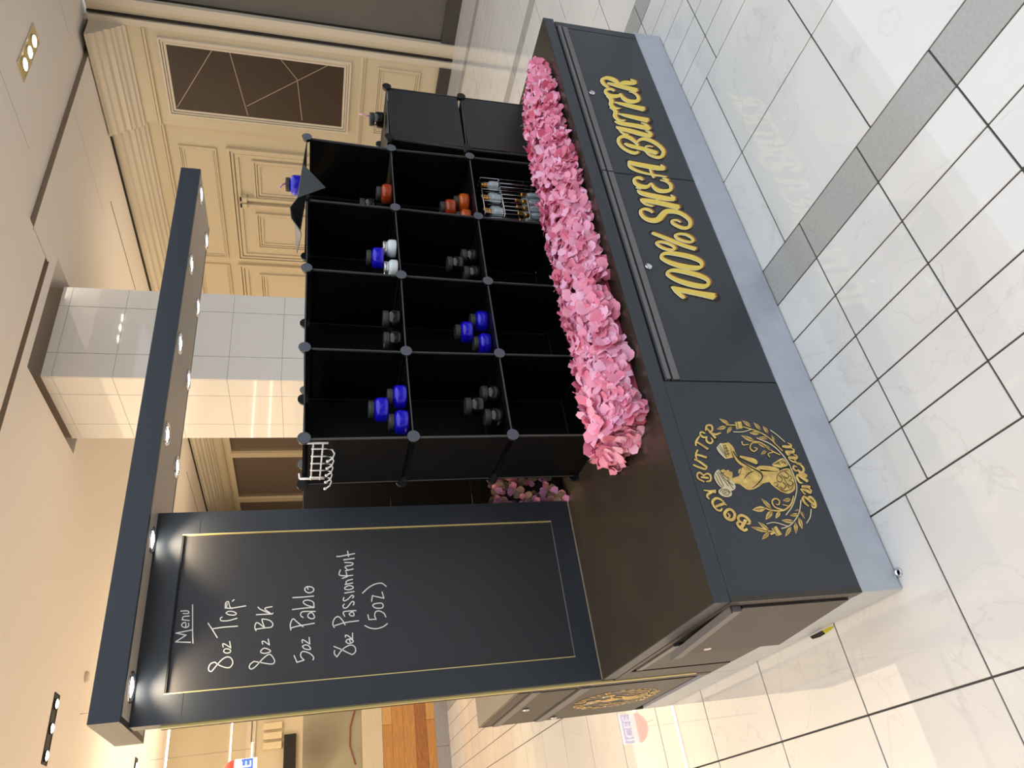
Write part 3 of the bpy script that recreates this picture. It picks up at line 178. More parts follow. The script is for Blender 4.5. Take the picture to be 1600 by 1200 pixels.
HW_LINES=['2450,19855 2457,19927 2465,19999 2472,20072 2480,20147 2489,20224 2498,20300 2462,20298 2454,20221 2445,20145 2437,20069 2429,19996 2422,19924 2414,19852;2464,20288 2657,19998 2689,20020 2496,20310;2691,20008 2778,20316 2743,20319 2656,20011;2743,20312 2808,19827 2845,19837 2779,20322;2930,20025 2981,20028 3034,20030 3080,20043 3103,20078 3101,20114 3091,20143 3074,20167 3049,20186 3017,20193 2984,20183 2953,20161 2929,20132 2912,20096 2901,20055 2900,20016 2913,19983 2936,19956 2965,19938 2999,19938 3032,19949 3061,19959 3054,19991 3025,19981 2998,19972 2981,19971 2963,19982 2946,20004 2936,20027 2937,20056 2946,20091 2959,20119 2976,20139 2997,20153 3013,20159 3027,20155 3045,20141 3057,20124 3065,20103 3067,20079 3063,20070 3036,20064 2986,20062 2935,20059;3158,19959 3200,20181 3164,20181 3122,19959;3181,20130 3205,20143 3226,20155 3238,20158 3247,20155 3256,20146 3265,20125 3270,20083 3272,20027 3274,19970 3311,19977 3309,20034 3307,20091 3301,20137 3289,20167 3270,20185 3245,20192 3216,20186 3190,20172 3167,20158;3451,20240 3451,20171 3451,20103 3446,20053 3435,20026 3421,20014 3412,20010 3409,20010 3401,20018 3394,20036 3394,20071 3399,20119 3404,20167 3367,20164 3362,20116 3357,20067 3357,20026 3368,19997 3387,19979 3413,19976 3440,19987 3466,20012 3483,20051 3488,20108 3488,20177 3488,20246;2400,19757 2511,19771 2622,19785 2786,19803 3038,19828 3346,19857 3658,19887 3661,19922 3349,19892 3041,19863 2788,19838 2624,19819 2512,19805 2401,19791', '1762,19054 1759,19087 1754,19121 1745,19153 1729,19181 1708,19206 1677,19226 1633,19242 1581,19254 1532,19251 1489,19226 1456,19186 1449,19139 1477,19101 1524,19065 1579,19023 1646,18970 1723,18908 1785,18849 1825,18795 1851,18742 1862,18695 1858,18653 1841,18616 1814,18585 1773,18558 1721,18537 1674,18531 1629,18545 1584,18574 1557,18610 1553,18653 1564,18708 1584,18768 1613,18836 1651,18907 1686,18965 1711,18997 1733,19017 1756,19038 1734,19061 1711,19040 1686,19017 1657,18979 1621,18919 1582,18846 1552,18776 1531,18712 1518,18649 1524,18593 1558,18548 1609,18514 1665,18497 1725,18504 1786,18528 1835,18561 1870,18601 1892,18649 1898,18702 1884,18757 1856,18815 1813,18874 1748,18935 1671,18997 1603,19051 1548,19093 1503,19127 1482,19153 1487,19176 1510,19203 1537,19219 1572,19220 1618,19210 1658,19195 1682,19179 1699,19159 1712,19136 1720,19109 1724,19078 1728,19045;2143,18805 2118,18820 2090,18836 2054,18836 2022,18810 1998,18773 1983,18732 1981,18690 1987,18646 2002,18612 2030,18592 2067,18588 2104,18605 2129,18646 2148,18698 2158,18742 2156,18773 2146,18793 2136,18811 2104,18791 2113,18774 2121,18760 2123,18741 2113,18702 2097,18656 2080,18627 2067,18622 2047,18625 2032,18635 2022,18659 2016,18696 2018,18731 2030,18762 2049,18791 2063,18805 2074,18803 2096,18790 2121,18775;2202,18827 2241,18837 2278,18847 2293,18848 2292,18847 2287,18829 2269,18796 2235,18745 2188,18681 2141,18617 2169,18600 2216,18664 2264,18728 2299,18782 2320,18821 2328,18852 2312,18879 2277,18881 2236,18870 2197,18860;2157,18592 2366,18643 2362,18677 2153,18625', '3004,19387 2922,19331 2840,19274 2758,19220 2677,19167 2595,19116 2514,19066 2531,19038 2612,19088 2693,19139 2775,19192 2858,19247 2940,19304 3023,19360;2800,19194 2810,19087 2820,18981 2827,18864 2829,18731 2828,18587 2827,18443 2864,18448 2865,18592 2866,18736 2864,18871 2857,18988 2846,19095 2836,19202;3126,18494 3103,18586 3080,18678 3066,18763 3063,18842 3069,18916 3080,18966 3095,18983 3117,18986 3137,18985 3145,18979 3154,18964 3164,18945 3198,18965 3187,18983 3175,19004 3152,19019 3119,19021 3079,19012 3046,18975 3032,18915 3026,18838 3029,18754 3044,18667 3067,18574 3089,18481;3292,18826 3311,18810 3327,18796 3337,18775 3340,18733 3337,18680 3327,18632 3307,18586 3280,18544 3265,18527 3263,18531 3248,18553 3240,18587 3241,18635 3251,18694 3264,18744 3279,18777 3299,18803 3321,18831 3291,18848 3270,18820 3247,18791 3228,18751 3214,18696 3204,18633 3202,18579 3213,18537 3235,18504 3274,18495 3310,18526 3340,18574 3363,18626 3374,18681 3377,18738 3374,18786 3359,18818 3338,18837 3320,18853;3526,18239 3514,18345 3502,18450 3492,18541 3484,18609 3478,18663 3477,18714 3482,18769 3492,18823 3501,18877 3464,18878 3454,18823 3444,18768 3439,18711 3440,18656 3446,18601 3454,18533 3464,18442 3476,18336 3488,18231;3468,18859 3531,18862 3592,18865 3636,18860 3663,18841 3679,18815 3680,18803 3648,18791 3582,18777 3521,18758 3481,18730 3453,18700 3427,18671 3455,18651 3481,18679 3505,18706 3534,18727 3587,18743 3654,18757 3707,18781 3717,18827 3693,18867 3654,18894 3599,18901 3534,18898 3471,18894;3502,18824 3622,18808 3633,18843 3513,18859;3757,18631 3711,18679 3681,18653 3727,18606', '1676,17895 1653,17929 1629,17964 1601,17992 1565,18011 1526,18020 1489,18018 1455,18000 1427,17968 1418,17927 1431,17883 1458,17837 1500,17785 1562,17725 1638,17660 1705,17597 1758,17537 1802,17478 1829,17429 1835,17397 1828,17375 1805,17348 1758,17309 1696,17270 1643,17246 1609,17244 1582,17255 1564,17275 1556,17303 1558,17344 1567,17403 1587,17489 1616,17590 1641,17683 1659,17753 1673,17813 1687,17873 1653,17876 1639,17816 1624,17757 1607,17687 1582,17595 1553,17493 1533,17406 1523,17343 1521,17295 1532,17255 1559,17226 1599,17210 1649,17212 1710,17239 1777,17282 1829,17324 1858,17360 1871,17400 1863,17445 1833,17500 1787,17561 1732,17623 1664,17687 1588,17752 1527,17810 1488,17859 1463,17901 1453,17933 1458,17956 1475,17974 1494,17985 1517,17986 1548,17978 1577,17963 1600,17940 1623,17907 1646,17873;2014,17681 1990,17688 1960,17696 1924,17682 1901,17644 1884,17593 1877,17537 1885,17468 1902,17394 1932,17346 1982,17362 2020,17411 2048,17459 2067,17503 2080,17549 2080,17593 2063,17627 2036,17653 2010,17677 1984,17650 2009,17626 2033,17604 2045,17581 2044,17550 2033,17510 2016,17472 1990,17427 1959,17387 1952,17377 1937,17409 1920,17478 1913,17542 1919,17590 1934,17634 1948,17659 1956,17661 1975,17655 2000,17647;2204,17607 2235,17619 2264,17630 2275,17631 2275,17629 2275,17614 2263,17584 2231,17538 2184,17479 2137,17420 2165,17401 2212,17460 2259,17520 2294,17570 2310,17609 2311,17641 2292,17664 2260,17664 2226,17651 2195,17640;2154,17393 2355,17443 2350,17477 2149,17428', '2658,17841 2698,17859 2736,17876 2773,17884 2816,17881 2862,17870 2892,17856 2900,17846 2900,17835 2883,17803 2838,17744 2774,17669 2710,17593 2737,17573 2802,17648 2867,17724 2914,17786 2935,17828 2936,17861 2916,17885 2878,17904 2827,17916 2775,17919 2729,17909 2686,17891 2646,17873;2685,17844 2692,17754 2699,17663 2705,17580 2706,17503 2706,17430 2718,17372 2749,17332 2793,17314 2841,17316 2891,17339 2941,17380 2982,17434 3011,17506 3031,17587 3040,17648 3043,17681 3022,17706 2981,17701 2905,17677 2805,17638 2705,17599 2716,17566 2815,17605 2914,17644 2986,17667 3012,17671 3005,17674 3002,17648 2994,17589 2975,17512 2950,17448 2915,17403 2872,17368 2835,17350 2804,17349 2774,17362 2752,17388 2743,17437 2743,17507 2742,17586 2736,17670 2729,17761 2722,17851;3166,17871 3164,17790 3163,17710 3162,17628 3160,17544 3159,17457 3157,17371 3195,17374 3197,17461 3198,17547 3200,17632 3201,17714 3202,17794 3203,17875;3427,17848 3401,17825 3372,17801 3335,17748 3275,17641 3207,17506 3160,17403 3153,17355 3178,17337 3193,17331 3211,17365 3196,17371 3190,17365 3196,17394 3242,17494 3309,17628 3367,17733 3401,17780 3425,17800 3451,17822;3208,17403 3266,17480 3324,17556 3365,17598 3368,17597 3377,17572 3386,17532 3394,17488 3398,17434 3403,17380 3441,17386 3437,17441 3432,17496 3424,17543 3414,17585 3396,17625 3347,17627 3295,17576 3236,17498 3178,17422', '1742,16635 1519,16539 1531,16506 1753,16603;1508,16517 1560,16295 1595,16306 1543,16528;1589,16288 1630,16327 1669,16365 1704,16388 1742,16396 1782,16392 1811,16381 1828,16365 1838,16342 1837,16307 1823,16253 1796,16187 1763,16129 1723,16080 1676,16037 1638,16011 1617,16009 1597,16019 1573,16031 1555,15998 1579,15986 1609,15973 1650,15979 1697,16010 1748,16057 1793,16111 1828,16174 1857,16244 1873,16305 1874,16351 1859,16387 1832,16413 1793,16427 1744,16431 1693,16421 1648,16391 1606,16351 1566,16313;2017,16375 1985,16354 1951,16331 1921,16294 1900,16236 1888,16170 1884,16118 1898,16087 1929,16077 1960,16086 1993,16108 2030,16141 2059,16178 2074,16217 2081,16257 2080,16293 2071,16324 2056,16348 2042,16371 2010,16350 2024,16327 2037,16306 2044,16285 2044,16256 2039,16223 2027,16194 2004,16164 1972,16135 1946,16118 1931,16113 1925,16114 1921,16125 1924,16169 1936,16230 1953,16280 1974,16305 2003,16324 2035,16346;2142,16345 2178,16352 2212,16358 2228,16358 2225,16361 2222,16351 2205,16321 2168,16269 2117,16202 2066,16134 2094,16114 2146,16182 2198,16249 2236,16304 2256,16340 2262,16368 2244,16392 2213,16394 2175,16387 2139,16380;2080,16106 2303,16130 2302,16166 2080,16142', '2594,16727 2648,16737 2702,16748 2751,16751 2802,16745 2852,16731 2892,16716 2922,16700 2940,16685 2943,16673 2932,16658 2901,16631 2855,16587 2796,16522 2726,16442 2656,16363 2683,16341 2753,16420 2824,16499 2882,16564 2926,16606 2960,16635 2980,16670 2973,16706 2946,16730 2911,16749 2867,16766 2813,16780 2756,16788 2700,16784 2644,16773 2590,16762;2638,16740 2653,16680 2669,16621 2685,16526 2703,16370 2723,16178 2742,15984 2780,15990 2760,16184 2741,16377 2723,16534 2706,16631 2690,16692 2674,16752;2997,16348 3020,16376 3041,16402 3060,16417 3086,16422 3116,16421 3138,16410 3153,16393 3163,16365 3167,16308 3164,16210 3154,16085 3143,15960 3182,15960 3192,16085 3202,16211 3206,16311 3201,16374 3187,16413 3164,16440 3128,16457 3086,16459 3047,16450 3015,16427 2991,16397 2968,16369;3157,16107 3139,16142 3120,16180 3090,16208 3048,16218 3001,16214 2958,16193 2928,16151 2907,16099 2898,16051 2906,16011 2927,15978 2964,15961 3010,15970 3060,15994 3101,16019 3129,16042 3148,16065 3165,16087 3135,16108 3118,16086 3102,16066 3080,16048 3043,16026 2999,16005 2970,15997 2955,16006 2941,16027 2936,16053 2944,16091 2961,16136 2982,16166 3008,16178 3042,16181 3070,16175 3087,16157 3104,16124 3122,16088;3261,16709 3268,16590 3275,16471 3280,16352 3284,16232 3286,16112 3289,15992 3328,15995 3325,16116 3323,16236 3319,16356 3313,16476 3306,16595 3299,16714;3328,16010 3355,16085 3381,16158 3408,16222 3439,16275 3471,16319 3496,16341 3511,16343 3530,16331 3545,16309 3553,16271 3553,16220 3546,16170 3529,16122 3505,16074 3477,16042 3441,16027 3396,16023 3357,16023 3336,16028 3320,16039 3301,16051 3277,16020 3296,16008 3318,15994 3350,15986 3395,15985 3449,15991 3500,16013 3537,16056 3565,16110 3584,16165 3592,16221 3592,16278 3582,16324 3559,16358 3524,16379 3480,16374 3442,16342 3406,16293 3373,16235 3344,16169 3318,16094 3291,16020;3670,16710 3669,16593 3669,16476 3670,16360 3673,16245 3677,16131 3681,16017 3721,16022 3716,16136 3712,16249 3709,16363 3708,16479 3709,16597 3709,16713;3923,16338 3888,16311 3850,16282 3821,16242 3808,16191 3807,16135 3817,16086 3839,16045 3872,16012 3911,15995 3954,16000 3994,16023 4027,16057 4049,16105 4064,16161 4069,16212 4062,16257 4046,16296 4023,16325 3992,16338 3962,16338 3935,16337 3934,16299 3960,16300 3982,16301 3996,16296 4011,16276 4024,16245 4029,16209 4024,16165 4011,16114 3993,16076 3970,16051 3942,16035 3920,16032 3898,16043 3872,16068 3855,16100 3847,16141 3848,16189 3857,16230 3878,16257 3911,16282 3947,16309;4020,16256 3945,16226 3958,16192 4033,16222', '1922,15346 1884,15265 1846,15184 1805,15103 1756,15018 1704,14932 1663,14859 1635,14808 1616,14767 1614,14724 1634,14679 1670,14638 1715,14611 1769,14605 1828,14613 1880,14635 1919,14671 1948,14719 1961,14773 1956,14833 1937,14896 1911,14956 1881,15009 1844,15059 1797,15109 1737,15160 1669,15209 1601,15258 1579,15228 1646,15179 1714,15130 1771,15082 1815,15035 1850,14988 1878,14938 1902,14882 1920,14824 1924,14774 1913,14731 1891,14693 1862,14666 1821,14649 1771,14642 1728,14646 1695,14667 1665,14700 1650,14734 1652,14760 1667,14793 1695,14843 1736,14915 1787,15001 1837,15087 1878,15170 1917,15251 1955,15333;1601,15229 1640,15261 1678,15292 1711,15311 1737,15313 1765,15306 1796,15298 1808,15333 1777,15341 1742,15349 1701,15345 1659,15322 1619,15289 1579,15257;2056,14947 2031,14929 2003,14909 1982,14876 1979,14830 1985,14781 1997,14740 2015,14708 2041,14683 2078,14679 2112,14706 2141,14747 2161,14792 2164,14836 2157,14881 2142,14918 2117,14941 2089,14953 2063,14962 2047,14928 2073,14918 2096,14909 2111,14896 2121,14869 2127,14832 2125,14799 2109,14764 2085,14730 2067,14714 2061,14716 2045,14731 2032,14755 2022,14791 2016,14834 2018,14867 2029,14884 2051,14900 2077,14918;2127,14850 2037,14814 2049,14779 2139,14815;2218,14937 2242,14940 2262,14942 2265,14942 2265,14938 2262,14920 2246,14890 2211,14845 2161,14789 2111,14733 2138,14709 2188,14765 2239,14822 2277,14871 2297,14909 2303,14940 2294,14968 2268,14979 2240,14977 2217,14974;2123,14702 2335,14699 2338,14736 2126,14739', '2579,15309 2621,15329 2660,15349 2700,15356 2754,15346 2815,15325 2863,15297 2893,15264 2911,15225 2912,15191 2890,15155 2846,15115 2796,15077 2743,15043 2684,15012 2625,14980 2642,14947 2701,14979 2761,15011 2817,15047 2870,15087 2919,15132 2949,15182 2949,15236 2925,15286 2888,15327 2834,15359 2767,15382 2703,15393 2650,15384 2606,15362 2564,15342;2614,15295 2642,15187 2669,15079 2691,14959 2704,14818 2713,14662 2721,14506 2760,14510 2751,14666 2743,14822 2729,14966 2706,15089 2679,15198 2651,15306;2937,14956 2974,14977 3009,14997 3036,15003 3053,15003 3064,14996 3076,14955 3080,14857 3078,14724 3076,14589 3115,14591 3117,14725 3119,14860 3114,14962 3098,15016 3068,15038 3034,15041 2996,15031 2957,15010 2919,14989;3083,14742 3059,14777 3033,14815 3000,14839 2959,14828 2928,14798 2908,14764 2899,14723 2900,14678 2920,14641 2963,14635 3009,14647 3047,14665 3069,14690 3078,14716 3086,14738 3049,14748 3041,14726 3036,14707 3026,14696 2998,14683 2961,14673 2943,14672 2939,14687 2938,14722 2944,14752 2958,14776 2979,14797 2990,14802 3003,14789 3026,14755 3050,14719;3360,14993 3345,15013 3328,15036 3299,15051 3263,15047 3225,15032 3197,15003 3188,14964 3192,14918 3217,14868 3277,14814 3354,14758 3403,14713 3407,14691 3396,14676 3383,14667 3368,14669 3338,14681 3306,14693 3289,14658 3321,14645 3356,14631 3392,14630 3425,14651 3447,14688 3435,14736 3380,14787 3303,14844 3248,14893 3229,14931 3227,14964 3232,14987 3245,15001 3271,15011 3291,15013 3300,15008 3313,14990 3328,14969;3592,15008 3570,15019 3546,15031 3518,15036 3488,15031 3458,15014 3442,14979 3452,14937 3474,14888 3504,14839 3548,14792 3598,14746 3626,14713 3624,14698 3609,14683 3598,14677 3596,14679 3581,14694 3564,14711 3535,14683 3552,14666 3572,14647 3602,14639 3634,14654 3661,14684 3663,14729 3627,14773 3577,14819 3536,14863 3509,14907 3489,14951 3482,14980 3486,14989 3500,14995 3517,14998 3531,14995 3550,14985 3572,14974;3720,14961 3753,14639 3793,14644 3759,14967;3962,14966 3939,14977 3909,14988 3871,14974 3850,14932 3836,14876 3831,14820 3839,14763 3857,14707 3880,14666 3914,14647 3952,14655 3980,14680 4000,14719 4014,14770 4019,14821 4008,14866 3989,14906 3970,14945 3934,14927 3952,14889 3970,14852 3978,14817 3974,14775 3962,14731 3947,14701 3934,14689 3922,14686 3911,14691 3895,14722 3879,14773 3871,14823 3875,14872 3888,14921 3902,14950 3904,14950 3920,14941 3944,14931;4106,14692 4067,14951 4027,14944 4065,14685;4064,14878 4092,14888 4118,14897 4132,14897 4144,14888 4157,14867 4170,14836 4182,14792 4191,14737 4201,14682 4242,14690 4232,14745 4222,14801 4209,14849 4194,14886 4175,14914 4147,14934 4112,14935 4080,14924 4051,14914;4598,15123 4546,15144 4492,15165 4444,15175 4406,15167 4381,15141 4366,15102 4352,15039 4341,14959 4335,14881 4337,14811 4344,14744 4350,14677 4391,14682 4385,14749 4378,14815 4376,14881 4382,14957 4393,15035 4406,15094 4417,15124 4425,15134 4440,15136 4477,15128 4528,15108 4581,15087;4258,15035 4301,14876 4341,14887 4297,15046;4487,14924 4317,14892 4323,14854 4493,14885;4621,14663 4565,14934 4524,14925 4580,14654;4598,14854 4700,14929 4675,14960 4573,14885;4700,14908 4704,14842 4709,14775 4718,14718 4737,14677 4764,14649 4795,14636 4827,14648 4845,14677 4857,14720 4866,14786 4872,14868 4879,14950 4837,14952 4831,14870 4824,14788 4816,14726 4806,14690 4798,14675 4799,14675 4791,14679 4773,14698 4758,14730 4750,14780 4746,14846 4742,14912;4938,14981 4973,14616 5015,14620 4980,14986;5077,15228 5075,15196 5073,15162 5079,15089 5098,14951 5126,14773 5154,14594 5196,14601 5168,14780 5140,14958 5121,15095 5115,15165 5117,15195 5119,15227;5276,14864 5074,14832 5079,14793 5282,14824', '2543,14306 2505,14245 2468,14183 2438,14115 2419,14038 2408,13958 2407,13879 2416,13804 2434,13732 2457,13667 2485,13611 2518,13564 2551,13518 2583,13541 2550,13587 2518,13632 2492,13683 2471,13744 2453,13813 2445,13883 2446,13956 2456,14033 2474,14104 2502,14167 2538,14227 2575,14288;3685,14332 3746,14267 3806,14202 3859,14134 3907,14058 3948,13978 3978,13899 3997,13819 4004,13739 3996,13672 3969,13620 3924,13574 3877,13526 3907,13499 3953,13547 4002,13597 4036,13661 4045,13740 4037,13826 4017,13911 3986,13995 3943,14078 3893,14156 3837,14228 3776,14294 3715,14359;2921,14204 2751,14170 2757,14133 2927,14166;2734,14151 2730,13908 2768,13909 2773,14152;2756,13891 2801,13910 2843,13928 2882,13936 2924,13932 2966,13919 2994,13899 3008,13870 3013,13830 3008,13787 2989,13738 2958,13686 2924,13644 2888,13621 2843,13606 2797,13589 2809,13553 2855,13569 2904,13586 2951,13616 2991,13664 3024,13722 3046,13778 3053,13831 3046,13882 3025,13925 2984,13954 2934,13970 2882,13974 2833,13965 2786,13945 2742,13926;3303,13982 3283,14001 3259,14023 3221,14027 3184,14004 3148,13965 3122,13913 3107,13843 3102,13762 3107,13696 3129,13654 3164,13632 3200,13626 3240,13629 3284,13647 3317,13688 3326,13756 3324,13838 3318,13906 3308,13946 3294,13970 3281,13992 3247,13971 3259,13950 3271,13931 3279,13899 3284,13835 3286,13757 3279,13700 3260,13678 3232,13667 3203,13665 3179,13669 3159,13680 3145,13706 3141,13763 3147,13839 3159,13902 3181,13944 3209,13975 3232,13990 3239,13988 3255,13972 3276,13953;3383,14023 3581,13991 3589,14029 3391,14062;3566,14015 3446,13614 3485,13604 3604,14005;3470,13590 3702,13646 3693,13685 3461,13628']
